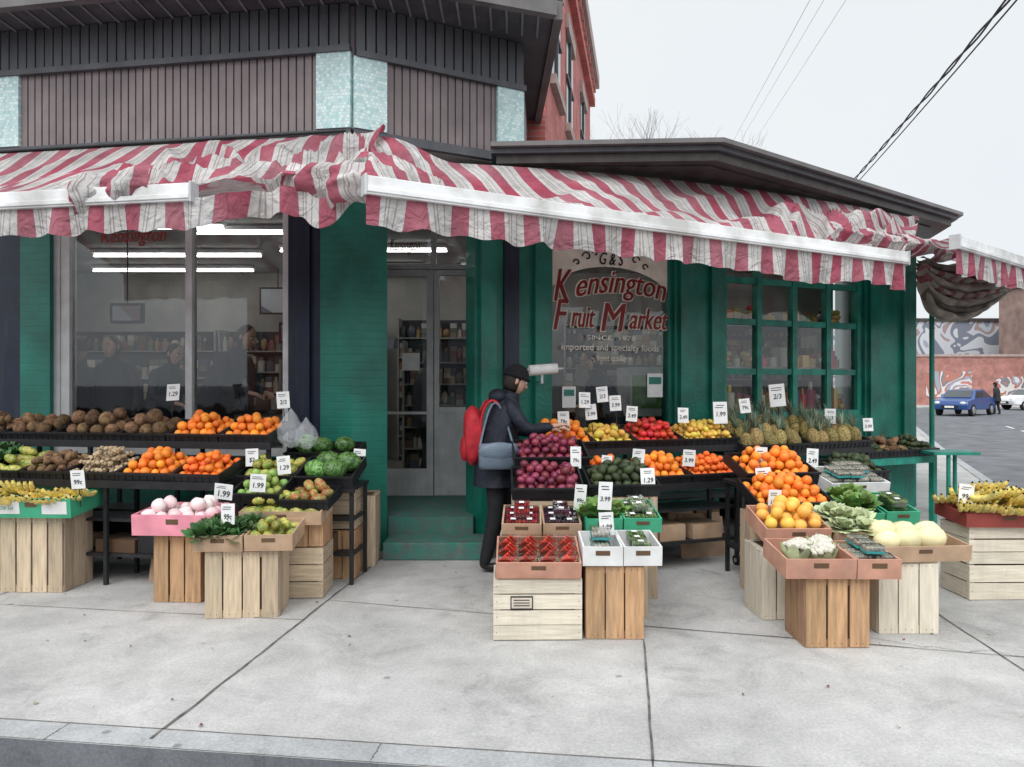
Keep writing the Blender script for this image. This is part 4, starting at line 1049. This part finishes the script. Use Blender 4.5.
def crate(x0, x1, y0, y1, h, k_='woodl', style='v', z0=0.0, deg=0, label=False):
    b = MB(); cx, cy = (x0+x1)/2, (y0+y1)/2
    b.T = Matrix.Translation((cx, cy, z0+.001)) @ Matrix.Rotation(rad(deg+R.uniform(-3, 3)), 4, 'Z')
    kv = k_+'v'; kh = k_+'h'; kp = kv if style == 'v' else kh
    w_ = x1-x0; d_ = y1-y0; X = w_/2; Y = d_/2
    b.box(-X+.025, X-.025, -Y+.025, Y-.025, .01, h-.012, 'crin')
    def side(T, W):
        if style == 'v':
            n = max(3, int(round(W/.13))); pw = W/n
            for i in range(n):
                g0 = R.uniform(.002, .009)
                b.box(-W/2+i*pw+g0, -W/2+(i+1)*pw-g0, -.011-R.uniform(0, .002), 0, R.uniform(0, .004), h-R.uniform(0, .012), kp, T)
            b.box(-W/2+.004, W/2-.004, .001, .022, .0, .05, kh, T); b.box(-W/2+.004, W/2-.004, .001, .022, h-.05, h-.003, kh, T)
            for i in range(n):
                for zz in (.025, h-.028):
                    for dx in (-.02, .02): b.box(-W/2+(i+.5)*pw-.002+dx, -W/2+(i+.5)*pw+.002+dx, -.0145, -.0135, zz, zz+.005, 'ink', T)
        else:
            n = max(2, int(round(h/.11))); ph = h/n
            for i in range(n):
                b.box(-W/2, W/2, -.011-R.uniform(0, .002), 0, i*ph+R.uniform(.002, .007), (i+1)*ph-R.uniform(.002, .007), kp, T)
            for sx in (-1, 1): b.box(sx*(W/2-.022)-.02, sx*(W/2-.022)+.02, .001, .024, 0, h-.002, kv, T)
            for i in range(n):
                for sx in (-1, 1): b.box(sx*(W/2-.02)-.002, sx*(W/2-.02)+.002, -.0145, -.0135, (i+.5)*ph, (i+.5)*ph+.005, 'ink', T)
    side(Matrix.Translation((0, -Y+.013, 0)), w_-.002)
    side(Matrix.Translation((0, Y-.013, 0)) @ Matrix.Rotation(math.pi, 4, 'Z'), w_-.002)
    side(Matrix.Translation((-X+.013, 0, 0)) @ Matrix.Rotation(-math.pi/2, 4, 'Z'), d_-.03)
    side(Matrix.Translation((X-.013, 0, 0)) @ Matrix.Rotation(math.pi/2, 4, 'Z'), d_-.03)
    if label:
        b.box(-.17, -.03, -Y-.003, -Y-.0015, h*.50, h*.72, 'ink'); b.box(-.163, -.037, -Y-.0045, -Y-.0032, h*.525, h*.695, kh)
        for i in range(3): b.box(-.15, -.05, -Y-.0055, -Y-.0047, h*.56+i*.017, h*.56+i*.017+.006, 'ink')
    b.emit('wooden_crate')

def rack(x, y, deg, w_, tiers, wheels=False):
    b = MB(); b.T = frame(x, y, 0, deg)
    ymax = max(t[1] for t in tiers)
    for (a, c, z) in tiers:
        b.box(0, w_, a, c, z-.03, z-.002, 'blackm'); b.box(-.01, w_+.01, a-.02, a-.001, z-.045, z+.015, 'black')
        n = max(2, int(w_/.8)+1)
        for i in range(n):
            xx = .02+(w_-.06)*i/(n-1)
            b.box(xx, xx+.03, a+.01, a+.04, .09 if wheels else 0, z-.031, 'blackm'); b.box(xx, xx+.03, c-.04, c-.01, .09 if wheels else 0, z-.031, 'blackm')
            if wheels:
                for yy in (a+.025, c-.025):
                    b.cyl((xx, yy, .045), (xx+.03, yy, .045), .045, .045, 'rubber', 12); b.cyl((xx-.004, yy, .045), (xx+.034, yy, .045), .02, .02, 'chrome', 8)
    z = .22; b.box(.02, w_-.02, tiers[0][0]+.045, ymax-.045, z, z+.025, 'blackm')
    if w_ > .9:
        b.box(.02, w_-.02, tiers[0][0]+.045, ymax-.045, .5, .52, 'blackm')
        x_ = .1
        while x_ < w_-.4:
            kk = R.choice(['cartb', 'black', 'black', 'crin']); ww = R.uniform(.25, .4)
            b.box(x_, x_+ww, tiers[0][0]+.08, ymax-.06, .246, .246+R.uniform(.1, .2), kk); x_ += ww+R.uniform(.02, .2)
    b.emit('display_rack')

# ------------------------------------------------------------------ produce layout
A9 = -9.09
def onrow(x, y, deg, off):
    return (x+math.cos(rad(deg))*off, y+math.sin(rad(deg))*off)
rack(-5.3, 6.62, A9, 3.35, [(0, .42, 1.10)]); rack(-5.2, 6.17, A9, 3.0, [(0, .42, .82)])
row = [('coconut', .5), ('taro', .35), ('coconut', .5), ('coconut', .62), ('coconut', .45), ('orange', .48), ('orange', .45)]
off = 0
for kd, wd in row:
    px_, py_ = onrow(-5.3, 6.62, A9, off); bin_(kd, px_, py_, 1.10, wd-.01, .42, A9, 14, .08); off += wd
row = [('lettuce', .5), ('kale', .45), ('papaya', .3), ('taro', .4), ('ginger', .45), ('orange', .48), ('mandarin', .42)]
off = 0
for kd, wd in row:
    px_, py_ = onrow(-5.2, 6.17, A9, off); bin_(kd, px_, py_, .82, wd-.01, .42, A9, 14, .08); off += wd
crate(-4.45, -3.95, 5.72, 6.1, .58, 'woodl'); crate(-3.92, -3.42, 5.66, 6.04, .58, 'woodl')
bin_('banana_bunch', -4.5, 5.66, .585, .55, .42, -3, 6, .15, 'cartg', 'cartw', zb=.05)
bin_('banana_bunch', -3.94, 5.6, .585, .62, .42, -3, 6, .15, 'cartg', 'cartw', zb=.04, layers=1)
crate(-2.62, -2.26, 5.4, 5.75, .5, 'woodb'); bin_('radish', -2.74, 5.33, .505, .60, .42, -2, 5, .15, 'cartp', zb=.07)
crate(-2.11, -1.61, 5.04, 5.4, .46, 'woodl', deg=3); bin_('kale', -2.15, 4.98, .465, .33, .42, 3, 5, .11, 'cartb', zb=.0); bin_('green_mango', -1.81, 5.0, .465, .32, .42, 3, 5, .11, 'cartb', zb=.02)
bin_('papaya', -2.0, 5.42, .56, .6, .38, 3, 8, .10, 'cartb', zb=.03)
crate(-2.05, -1.75, 5.45, 5.75, .55, 'woodb')
crate(-1.74, -1.41, 5.5, 5.85, .38, 'woodl', 'h'); crate(-1.74, -1.41, 5.5, 5.85, .26, 'woodb', 'v', .385)
crate(-1.62, -1.28, 6.05, 6.4, .40, 'woodb'); crate(-1.62, -1.28, 6.05, 6.4, .36, 'woodl', 'h', .405)
crate(-1.55, -1.2, 6.45, 6.8, .62, 'woodl')
rack(-2.2, 5.92, -4, .95, [(0, .45, .78)])
bin_('green_mango', -2.2, 5.90, .78, .47, .42, -4, 16, .09); bin_('watermelon', -1.72, 5.86, .78, .47, .42, -4, 16, .09)
bin_('apple', -2.12, 5.55, .70, .38, .34, -4, 16, .08); bin_('watermelon', -1.95, 6.36, .92, .62, .34, -6, 12, .09)
bin_('red_mango', -1.72, 5.5, .66, .36, .34, -4, 12, .08)
crate(-.12, .435, 4.6, 4.98, .385, 'woodw', 'h', label=True); bin_('cut_watermelon', -.1, 4.585, .39, .53, .40, 0, 12, .105, 'carts', zb=.075)
crate(-.08, .43, 5.02, 5.38, .56, 'woodw', 'h'); bin_('strawberry_punnet', -.07, 5.0, .565, .27, .37, 0, 10, .09, 'cartb', name='produce_box', zb=.04); bin_('blackberry_punnet', .21, 5.0, .565, .26, .37, 0, 10, .09, 'cartb', name='produce_box', zb=.04)
crate(0, .52, 5.42, 5.8, .74, 'woodl', 'h'); bin_('red_onion', .0, 5.4, .75, .53, .40, 0, 16, .09)
rack(.02, 5.86, 5, .6, [(0, .4, .93)]); bin_('red_onion', .02, 5.84, .93, .6, .40, 5, 18, .09)
crate(.46, .83, 4.62, 4.95, .46, 'woodb'); bin_('mushroom_pack', .44, 4.6, .465, .25, .38, 0, 5, .12, 'cartw', zb=.075); bin_('grape_punnet', .695, 4.6, .465, .24, .38, 0, 5, .12, 'cartw', zb=.075)
crate(.5, .93, 5.04, 5.4, .58, 'woodl'); bin_('lettuce', .5, 5.02, .585, .25, .38, 2, 10, .10, 'cartg', zb=.0); bin_('grape_punnet', .76, 5.03, .585, .26, .38, 2, 10, .10, 'cartg', zb=.05)
crate(.58, 1.08, 5.48, 5.84, .76, 'woodl'); bin_('avocado', .57, 5.46, .765, .53, .40, 2, 16, .09)
ang = 20
rack(.28, 6.46, ang, 2.06, [(0, .46, 1.0)])
off = 0
for kd, wd in (('orange', .5), ('mango', .42), ('tomato', .50), ('lemon', .6)):
    px_, py_ = onrow(.28, 6.46, ang, off); bin_(kd, px_, py_, 1.0, wd-.01, .44, ang, 16, .085); off += wd
rack(.68, 6.02, ang, 1.42, [(0, .46, .74)], wheels=True)
off = 0
for kd, wd in (('mandarin', .42), ('orange', .5), ('mandarin', .5)):
    px_, py_ = onrow(.68, 6.02, ang, off); bin_(kd, px_, py_, .74, wd-.01, .44, ang, 14, .085); off += wd
rack(2.2, 7.1, 24, 1.75, [(0, .5, .92)], wheels=True)
bin_('pineapple_lying', 2.2, 7.08, .92, .86, .5, 24, 18, .09); px_, py_ = onrow(2.2, 7.08, 24, .88); bin_('pineapple_lying', px_, py_, .92, .86, .5, 24, 18, .09)
pile('pineapple', frame(2.1, 7.33, 1.07, 24), 1.3, .2)
b = MB(); b.T = frame(3.72, 7.95, 0, 24); b.box(0, 1.25, 0, .55, .70, .78, 'greenbench'); b.box(.02, 1.2, .25, .28, 0, .70, 'greenp')
for xx in (.0, 1.19):
    for yy in (0, .49): b.box(xx, xx+.06, yy, yy+.06, 0, .699, 'greenbench')
b.emit('green_table')
for i, kd in enumerate(('avocado', 'taro', 'avocado')):
    px_, py_ = onrow(3.74, 7.95, 24, .02+i*.41); bin_(kd, px_, py_, .785, .40, .5, 24, 8, .08)
b = MB()
for (xx, yy) in ((4.78, 8.1), (5.0, 8.35)): b.cyl((xx, yy, 0), (xx, yy, .82), .022, .022, 'greenbench', 8)
b.box(4.6, 5.1, 8.05, 8.4, .82, .85, 'greenbench'); b.emit('green_stand')
crate(1.77, 2.17, 4.47, 4.82, .425, 'woodb'); bin_('cauliflower', 1.64, 4.43, .43, .42, .42, -2, 5, .12, 'carts', zb=.03); bin_('mushroom_pack', 2.065, 4.42, .43, .26, .42, -2, 5, .12, 'carts', zb=.075)
crate(2.34, 2.73, 4.72, 5.08, .46, 'woodw'); bin_('canary_melon', 2.32, 4.68, .465, .62, .44, 4, 5, .10, 'cartb', zb=.03)
crate(1.68, 1.98, 5.0, 5.35, .48, 'woodw', 'v'); crate(2.02, 2.35, 4.98, 5.3, .48, 'woodl', 'v')
bin_('grapefruit', 1.70, 4.96, .52, .44, .42, 0, 14, .11, 'carts', zb=.06); bin_('cabbage', 2.16, 4.93, .52, .34, .40, 0, 10, .09, 'cartb')
crate(1.8, 2.3, 5.5, 5.85, .62, 'woodl', 'v'); bin_('orange', 1.80, 5.42, .64, .58, .44, 3, 18, .09)
bin_('orange', 1.86, 5.88, .80, .62, .44, 8, 16, .09); rack(1.86, 5.92, 8, .62, [(0, .42, .79)])
bin_('lettuce', 2.42, 5.3, .58, .26, .42, 5, 12, .09, 'cartg'); bin_('grape_punnet', 2.69, 5.32, .58, .25, .42, 5, 12, .10, 'cartg', zb=.05); crate(2.45, 2.85, 5.34, 5.7, .57, 'woodl')
bin_('mushroom_pack', 2.5, 5.8, .72, .5, .42, 8, 12, .10, 'cartw', zb=.06); rack(2.5, 5.82, 8, .5, [(0, .40, .71)])
bin_('avocado', 2.98, 6.6, .72, .5, .42, 20, 12, .09, 'black'); rack(2.98, 6.62, 20, .5, [(0, .40, .71)])
crate(3.37, 3.92, 5.46, 5.82, .26, 'woodw', 'h'); crate(3.37, 3.92, 5.46, 5.82, .28, 'woodw', 'h', .262)
bin_('banana_bunch', 3.33, 5.42, .545, .62, .44, 0, 5, .10, 'cartr', zb=.04)
crate(4.0, 4.5, 5.5, 5.86, .5, 'woodl', 'h'); bin_('banana_bunch', 3.98, 5.46, .505, .56, .44, 0, 5, .12, 'carts', zb=.05)
for (x, y, dg_, k_) in ((-2.95, 6.0, -12, 'cartb'), (1.55, 6.75, 18, 'cartb')):
    b = MB(); b.T = frame(x, y, 0, dg_, -12); b.box(0, .45, 0, .02, 0, .40, k_); b.box(.04, .49, .023, .04, 0, .36, k_); b.emit('flattened_carton')

texts = ['99c', '1.99', '2/3', '2.49', '79c', '1.29', '3.99', '$2']
def card(x, y, z, w_=.11, h_=.15):
    w_ *= .95; h_ *= .95
    b = MB(); b.T = frame(x, y, z, R.uniform(-16, 18), R.uniform(-12, 6)) @ Matrix.Rotation(rad(R.uniform(-7, 7)), 4, 'Y')
    b.box(-w_/2, w_/2, 0, .003, -h_/2, h_/2, 'card')
    vs, fs = text_mesh(R.choice(texts), .06, .1, .0008); s_ = w_/.14
    b.raw([(v[0]*s_, -.0025, v[1]*s_*1.1-.035) for v in vs], fs, 'ink')
    for q in range(2): b.box(-w_*R.uniform(.25, .4), w_*R.uniform(.1, .35), -.002, -.0015, h_*(.22+.1*q), h_*(.25+.1*q), 'ink')
    b.cyl((0, .006, -h_/2-.14), (0, .006, h_/2-.01), .004, .004, 'black', 6)
    b.emit('price_card')
for c in ((-3.08, 6.72, 1.52, .13, .16), (-1.95, 6.3, 1.46), (-3.3, 5.62, .87), (-2.08, 5.33, .82, .14, .12), (-1.96, 5.1, .70), (-2.11, 6.0, 1.0), (-1.89, 5.5, .86, .12, .14), (-1.28, 6.2, .98), (-1.79, 5.8, .96),
          (.48, 5.2, .80, .09, .19), (.50, 5.8, 1.02, .09, .18), (.63, 5.0, .84, .10, .2), (.62, 4.85, .68, .10, .16), (1.01, 5.5, .90), (.46, 6.6, 1.28), (.72, 6.75, 1.34), (1.11, 6.85, 1.32), (1.62, 7.0, 1.30), (1.52, 6.35, .96), (2.0, 7.1, 1.32, .14, .22), (1.06, 6.2, .98), (.78, 6.1, .95, .09, .12), (.66, 6.72, 1.45), (.83, 6.8, 1.5), (.95, 6.8, 1.42),
          (2.02, 6.0, .98, .10, .22), (1.96, 5.75, .86, .12, .18), (1.90, 5.35, .76, .1, .15), (2.56, 6.3, .96, .12, .18), (2.69, 7.5, 1.48, .16, .24), (3.4, 7.9, 1.25, .12, .17), (2.85, 6.1, .85), (3.38, 5.5, .78), (2.3, 7.3, 1.38), (3.9, 8.1, 1.15)):
    card(*c)
def pbag(x, y, z, s_=1, seed=0):
    b = MB()
    def fn(p):
        k_ = 1+.25*nz(p[0]*1.8+seed, p[1]*1.8, p[2]*1.8)+.10*nz(p[0]*5, p[1]*5+seed, p[2]*2)
        t = max(0, p[2]); return (p[0]*k_*(1-.75*t*t), p[1]*k_*(1-.75*t*t), p[2]*(1+.35*t))
    b.ell((x, y, z), (.10*s_, .07*s_, .13*s_), 'polyb', nu=32, nv=24, fn=fn); b.emit('plastic_bag')
pbag(-1.86, 6.22, 1.20, 1.1); pbag(-1.74, 6.25, 1.16, .9, 4)
b = MB(); b.cyl((.16, 6.85, 1.72), (.42, 6.9, 1.74), .05, .05, 'card', 16); b.cyl((.10, 6.84, 1.72), (.48, 6.91, 1.74), .012, .012, 'alu', 8); b.box(.27, .29, 6.85, 7.35, 1.60, 1.63, 'alu'); b.box(.27, .29, 6.87, 6.9, 1.6, 1.72, 'alu'); b.emit('bag_roll')

# ------------------------------------------------------------------ people
def skin(name, verts, rads, edges, labels, mats, parent, root=0, sub=2):
    me = bpy.data.meshes.new(name); me.from_pydata(verts, edges, []); me.update()
    ob = bpy.data.objects.new(name, me); COL.objects.link(ob)
    sm = ob.modifiers.new('skin', 'SKIN'); sm.use_smooth_shade = True; sm.branch_smoothing = .4
    sv = me.skin_vertices[0].data
    for i, r in enumerate(rads):
        sv[i].radius = (r, r) if not isinstance(r, tuple) else r
        sv[i].use_root = (i == root)
    ss = ob.modifiers.new('sub', 'SUBSURF'); ss.levels = sub; ss.render_levels = sub
    dg = bpy.context.evaluated_depsgraph_get(); dg.update()
    nm = bpy.data.meshes.new_from_object(ob.evaluated_get(dg))
    ob.modifiers.clear(); ob.data = nm; bpy.data.meshes.remove(me)
    nm.materials.clear()
    for m_ in mats: nm.materials.append(M[m_])
    V = [Vector(v) for v in verts]
    for p in nm.polygons:
        c = p.center; best = 1e9; bi = 0
        for (a, b_), lb in zip(edges, labels):
            d = V[b_]-V[a]; t = max(0, min(1, (c-V[a]).dot(d)/max(1e-9, d.length_squared))); dist = (c-V[a]-d*t).length-.5*(rads[a] if not isinstance(rads[a], tuple) else rads[a][0])
            if dist < best: best = dist; bi = lb
        p.material_index = bi; p.use_smooth = True
    ob.parent = parent; return ob

def hand(name, pos, dirv, up, side, parent, curl=.5):
    x = Vector(dirv).normalized(); z = Vector(up); y = z.cross(x).normalized(); z = x.cross(y)
    P = Vector(pos)
    def W(a, b_, c): return tuple(P+x*a+y*b_*side+z*c)
    verts = [W(-.03, 0, 0), W(.02, 0, 0), W(.055, .0, .002)]; rads = [.026, (.024), (.026)]; ed = [(0, 1), (1, 2)]
    for (yy, L_, xr) in ((.030, .072, .082), (.010, .080, .088), (-.011, .074, .086), (-.030, .058, .078)):
        i0 = len(verts); verts.append(W(xr, yy, 0)); rads.append(.0105); ed.append((2, i0))
        a = 0; c = Vector((xr, yy, 0))
        for k_, fr_ in enumerate((.45, .32, .25)):
            a += curl*(.5+.4*k_); c = c+Vector((math.cos(a), 0, -math.sin(a)))*L_*fr_
            verts.append(W(c.x, c.y*(1+.05*k_), c.z)); rads.append(.0095-.0012*k_); ed.append((len(verts)-2, len(verts)-1))
    i0 = len(verts); verts += [W(.030, .034, -.008), W(.055, .052, -.018), W(.078, .056, -.030)]; rads += [.013, .011, .009]
    ed += [(1, i0), (i0, i0+1), (i0+1, i0+2)]
    return skin(name, verts, rads, ed, [0]*len(ed), ['skin'], parent, root=2, sub=2)

def head(parent, pos, yaw, pitch, hat=True, hatk='hat', s_=1.0):
    T = Matrix.Translation(pos) @ Matrix.Rotation(rad(yaw), 4, 'Z') @ Matrix.Rotation(rad(pitch), 4, 'Y') @ Matrix.Scale(s_, 4)
    b = MB(); b.T = T
    def fn(p):
        x, y, z = p
        if z < 0: y *= 1-.35*z*z; x = x*(1-.15*z*z)+(.10*(-z) if x > -.2 else .05*z)
        if x < 0: x *= 1.05
        if x > .5: x -= (x-.5)*.25
        return (x, y, z)
    b.ell((0, 0, 0), (.098, .077, .118), 'skin', nu=24, nv=18, fn=fn)
    b.raw([(.086, -.006, .02), (.086, .006, .02), (.114, -.009, -.025), (.114, .009, -.025), (.088, -.016, -.032), (.088, .016, -.032), (.10, 0, -.038)],
          [(0, 1, 3, 2), (0, 2, 4), (1, 5, 3), (2, 3, 6), (2, 6, 4), (3, 5, 6)], 'skin', True)
    for sy in (-1, 1):
        b.ell((.082, sy*.032, .012), (.012, .014, .009), 'card', nu=10, nv=6); b.ell((.0915, sy*.032, .012), (.004, .006, .006), 'eye', nu=8, nv=6)
        b.ell((.086, sy*.032, .032), (.008, .018, .004), 'hair', nu=8, nv=5)
        b.ell((-.005, sy*.078, 0), (.018, .010, .032), 'skin', nu=8, nv=8)
    b.ell((.088, 0, -.060), (.010, .024, .006), 'lip', nu=10, nv=5)
    b.emit('head', parent)
    h_ = MB(); h_.T = T
    h_.ell((-.012, 0, .0), (.105, .085, .125), 'hair', nu=22, nv=14, fn=lambda p: (min(p[0], .30+max(0, p[2])*.55), p[1], max(p[2], -.75)))
    if hat:
        h_.ell((-.010, 0, .035), (.115, .095, .118), hatk, nu=24, nv=16, fn=lambda p: (p[0], p[1], max(p[2], -.05)))
        for i in range(24):
            a = i*2*math.pi/24; a2 = a+2*math.pi/24
            h_.cyl((-.01+.113*math.cos(a), .094*math.sin(a), .04), (-.01+.113*math.cos(a2), .094*math.sin(a2), .04), .015, .015, hatk, 8)
    h_.emit('hair_and_hat', parent)

def person(name, x, y, z, yaw, H=1.7, coat='greycoat', hat=False, pose='stand', seed=0, lean=0.0, hood=False):
    e = empty(name); k_ = H/1.7; T = Matrix.Translation((x, y, z)) @ Matrix.Rotation(rad(yaw), 4, 'Z') @ Matrix.Scale(k_, 4)
    J = {'pel': (-.02, 0, .95), 'sp': (-.01+lean*.3, 0, 1.12), 'ch': (.02+lean*.8, 0, 1.33), 'nk': (.04+lean*1.1, 0, 1.47), 'hd': (.06+lean*1.25, 0, 1.55)}
    ss = .17
    for s_, n_ in ((-1, 'R'), (1, 'L')):
        J['sh'+n_] = (.02+lean, s_*ss, 1.40)
        if pose == 'reach':
            J['el'+n_] = (.17+lean, s_*(ss+.035), 1.17-.02*s_); J['wr'+n_] = (.40+lean+(.03 if s_ > 0 else 0), s_*(ss-.05), 1.20-.02*s_)
        elif pose == 'work':
            J['el'+n_] = (.06+lean, s_*(ss+.05), 1.14); J['wr'+n_] = (.28+lean, s_*.12, 1.08)
        else:
            J['el'+n_] = (-.02+lean, s_*(ss+.06), 1.14); J['wr'+n_] = (.05+lean, s_*(ss+.07), .88)
        J['hp'+n_] = (-.02, s_*.085, .90); st_ = .05*s_
        J['kn'+n_] = (.03+st_, s_*.09, .49); J['an'+n_] = (-.03+st_*1.6, s_*.095, .095); J['he'+n_] = (-.05+st_*1.6, s_*.095, .05); J['to'+n_] = (.11+st_*1.6, s_*.11, .04)
    names = list(J); rd = {'pel': .135, 'sp': .125, 'ch': .145, 'nk': .058, 'hd': .05}
    for n_ in 'RL': rd.update({'sh'+n_: .075, 'el'+n_: .056, 'wr'+n_: .040, 'hp'+n_: .105, 'kn'+n_: .074, 'an'+n_: .055, 'he'+n_: .045, 'to'+n_: .036})
    ed = [('pel', 'sp', 0), ('sp', 'ch', 0), ('ch', 'nk', 0), ('nk', 'hd', 1)]
    for n_ in 'RL': ed += [('ch', 'sh'+n_, 0), ('sh'+n_, 'el'+n_, 0), ('el'+n_, 'wr'+n_, 0), ('pel', 'hp'+n_, 2), ('hp'+n_, 'kn'+n_, 2), ('kn'+n_, 'an'+n_, 2), ('an'+n_, 'he'+n_, 3), ('he'+n_, 'to'+n_, 3)]
    verts = [tuple(T @ Vector(J[n_])) for n_ in names]; rads = [rd[n_]*k_ for n_ in names]
    skin('body', verts, rads, [(names.index(a), names.index(b_)) for a, b_, _ in ed], [c for _, _, c in ed], [coat, 'skin', 'trouser', 'boot'], e, root=0)
    b = MB(); b.T = T
    prof = [(.72, .185, .225, -.02), (.80, .178, .218, -.02), (.92, .165, .205, -.015), (1.05, .155, .195, -.01+lean*.2), (1.18, .15, .195, lean*.5), (1.30, .15, .20, .01+lean*.75), (1.39, .125, .175, .02+lean*.95), (1.45, .080, .105, .03+lean*1.05), (1.50, .072, .076, .04+lean*1.15)]
    nn = 36; vs = []
    for (zz, rx, ry, cx) in prof:
        for i in range(nn):
            a = 2*math.pi*i/nn; f = 1+.05*nz(math.cos(a)*3+seed, math.sin(a)*3, zz*7)
            vs.append((cx+rx*math.cos(a)*f, ry*math.sin(a)*f, zz))
    b.raw(vs, [(j_*nn+i, j_*nn+(i+1) % nn, (j_+1)*nn+(i+1) % nn, (j_+1)*nn+i) for j_ in range(len(prof)-1) for i in range(nn)], coat, True)
    if hood: b.ell((-.06+lean*1.1, 0, 1.47), (.08, .11, .07), coat, nu=18, nv=10)
    b.emit('coat', e)
    for s_, n_ in ((-1, 'R'), (1, 'L')):
        wv = Vector(J['wr'+n_]); el = Vector(J['el'+n_]); d = (wv-el).normalized()
        Rz = T.to_3x3().normalized(); d2 = Rz @ d; p = T @ (wv+d*.02)
        up = Rz @ Vector((0, 0, 1)) if pose != 'stand' else Rz @ Vector((0, s_, .1))
        hand('hand', p, d2, up, -s_ if pose != 'stand' else s_, e, .45)
    hp = T @ Vector((.085+lean*1.35, 0, 1.60)); head(e, hp, yaw, 18 if pose in ('reach', 'work') else 4, hat, s_=k_*.98)
    return e, T

P_, T_ = person('shopper', -.13, 6.38, 0, 8, 1.72, 'coat', True, 'reach', 1, .06, True)
b = MB(); b.T = T_
b.ell((-.205, .02, 1.14), (.085, .15, .25), 'redbag', nu=28, nv=22, fn=lambda p: (max(-.85, min(.85, p[0]*1.2)), max(-.9, min(.9, p[1]*1.2))*(1+.1*nz(p[2]*3, p[0]*2, 5)), p[2]*(1+.08*nz(p[0]*3, p[1]*3, 2)))); b.ell((-.275, .02, 1.03), (.04, .11, .11), 'redbag', nu=14, nv=10)
for sy in (-.1, .12):
    pr = None
    for i in range(9):
        a = math.pi*i/8; p = (-.05-.10*math.cos(a), sy, 1.18+.26*math.sin(a))
        if pr: b.cyl(pr, p, .014, .014, 'redbag', 6)
        pr = p
b.emit('red_backpack', P_)
b = MB(); b.T = T_
b.ell((-.02, -.265, .99), (.20, .055, .135), 'bag', nu=24, nv=14, fn=lambda p: (max(-.8, min(.8, p[0]*1.15)), p[1], max(-.8, min(.75, p[2]*1.1)))); b.ell((-.02, -.30, 1.03), (.17, .03, .075), 'bag', nu=20, nv=10)
pr = None
for i in range(13):
    t = i/12; p = (-.17+.28*t, -.235+.10*math.sin(math.pi*t), 1.06+.36*math.sin(math.pi*t))
    if pr: b.cyl(pr, p, .010, .010, 'bag', 6)
    pr = p
b.emit('shoulder_bag', P_)
person('shopkeeper', -3.2, 7.95, .30, -20, 1.90, 'greycoat', False, 'work', 3, .22)
person('customer', 1.15, 8.75, .30, 200, 1.66, 'coat', False, 'work', 5, .12)
person('customer', -1.15, 9.9, .30, 40, 1.7, 'greycoat', False, 'stand', 6)
person('customer', -4.75, 8.10, .30, -60, 1.74, 'coat', True, 'stand', 8)
person('customer', -4.30, 8.05, .30, -100, 1.80, 'greycoat', False, 'stand', 12)
person('customer', -3.85, 8.15, .30, -30, 1.72, 'coat', False, 'work', 14, .1)
person('pedestrian', 27.0, 41.2, -.12, 120, 1.75, 'greycoat', True, 'stand', 7)

# ------------------------------------------------------------------ light, world, camera
wd = bpy.data.worlds.new('World'); scene.world = wd; wd.use_nodes = True; nt = wd.node_tree; L = nt.links.new
bg = nt.nodes['Background']; sky = N(nt, 'ShaderNodeTexSky'); sky.sky_type = 'NISHITA'; sky.sun_disc = False
sky.sun_elevation = rad(48); sky.sun_rotation = rad(200); sky.air_density = 1.0; sky.dust_density = 3
mx = N(nt, 'ShaderNodeMix'); mx.data_type = 'RGBA'; mx.inputs[0].default_value = .9
tcw = N(nt, 'ShaderNodeTexCoord'); cn = N(nt, 'ShaderNodeTexNoise'); cn.inputs['Scale'].default_value = 1.6; cn.inputs['Detail'].default_value = 5
L(tcw.outputs['Generated'], cn.inputs['Vector'])
cr = N(nt, 'ShaderNodeValToRGB'); cr.color_ramp.elements[0].position = .3; cr.color_ramp.elements[1].position = .7
cr.color_ramp.elements[0].color = (.875, .93, .97, 1); cr.color_ramp.elements[1].color = (.955, .985, 1, 1)
L(cn.outputs['Fac'], cr.inputs['Fac'])
sp = N(nt, 'ShaderNodeSeparateXYZ'); L(tcw.outputs['Generated'], sp.inputs[0])
mz = N(nt, 'ShaderNodeMapRange'); mz.inputs['From Min'].default_value = .45; mz.inputs['From Max'].default_value = 1; mz.inputs['To Min'].default_value = 9.9; mz.inputs['To Max'].default_value = 19; L(sp.outputs[2], mz.inputs['Value'])
my = N(nt, 'ShaderNodeMapRange'); my.inputs['From Min'].default_value = .2; my.inputs['From Max'].default_value = -.9; my.inputs['To Min'].default_value = 1.0; my.inputs['To Max'].default_value = 1.75; L(sp.outputs[1], my.inputs['Value'])
ml = N(nt, 'ShaderNodeMath', operation='MULTIPLY'); L(mz.outputs[0], ml.inputs[0]); L(my.outputs[0], ml.inputs[1])
vm = N(nt, 'ShaderNodeVectorMath', operation='SCALE'); L(ml.outputs[0], vm.inputs['Scale']); L(cr.outputs[0], vm.inputs[0])
L(sky.outputs[0], mx.inputs[6]); L(vm.outputs[0], mx.inputs[7]); L(mx.outputs[2], bg.inputs['Color']); bg.inputs['Strength'].default_value = .1

sun = bpy.data.lights.new('sun', 'SUN'); sun.energy = 1.2; sun.angle = rad(30); sun.color = (1, .985, .965)
so = bpy.data.objects.new('sun', sun); COL.objects.link(so)
az = rad(200); el = rad(48)
dv = Vector((math.sin(az)*math.cos(el), math.cos(az)*math.cos(el), math.sin(el)))
so.rotation_euler = dv.to_track_quat('Z', 'Y').to_euler()

cam = bpy.data.cameras.new('camera'); cam.lens = 26; cam.sensor_width = 36; cam.clip_end = 1500; cam.clip_start = .05
co = bpy.data.objects.new('camera', cam); COL.objects.link(co); co.location = (0, 0, 1.6); co.rotation_euler = (rad(90), 0, 0)
scene.camera = co
scene.view_settings.view_transform = 'Standard'; scene.view_settings.look = 'None'; scene.view_settings.exposure = 0
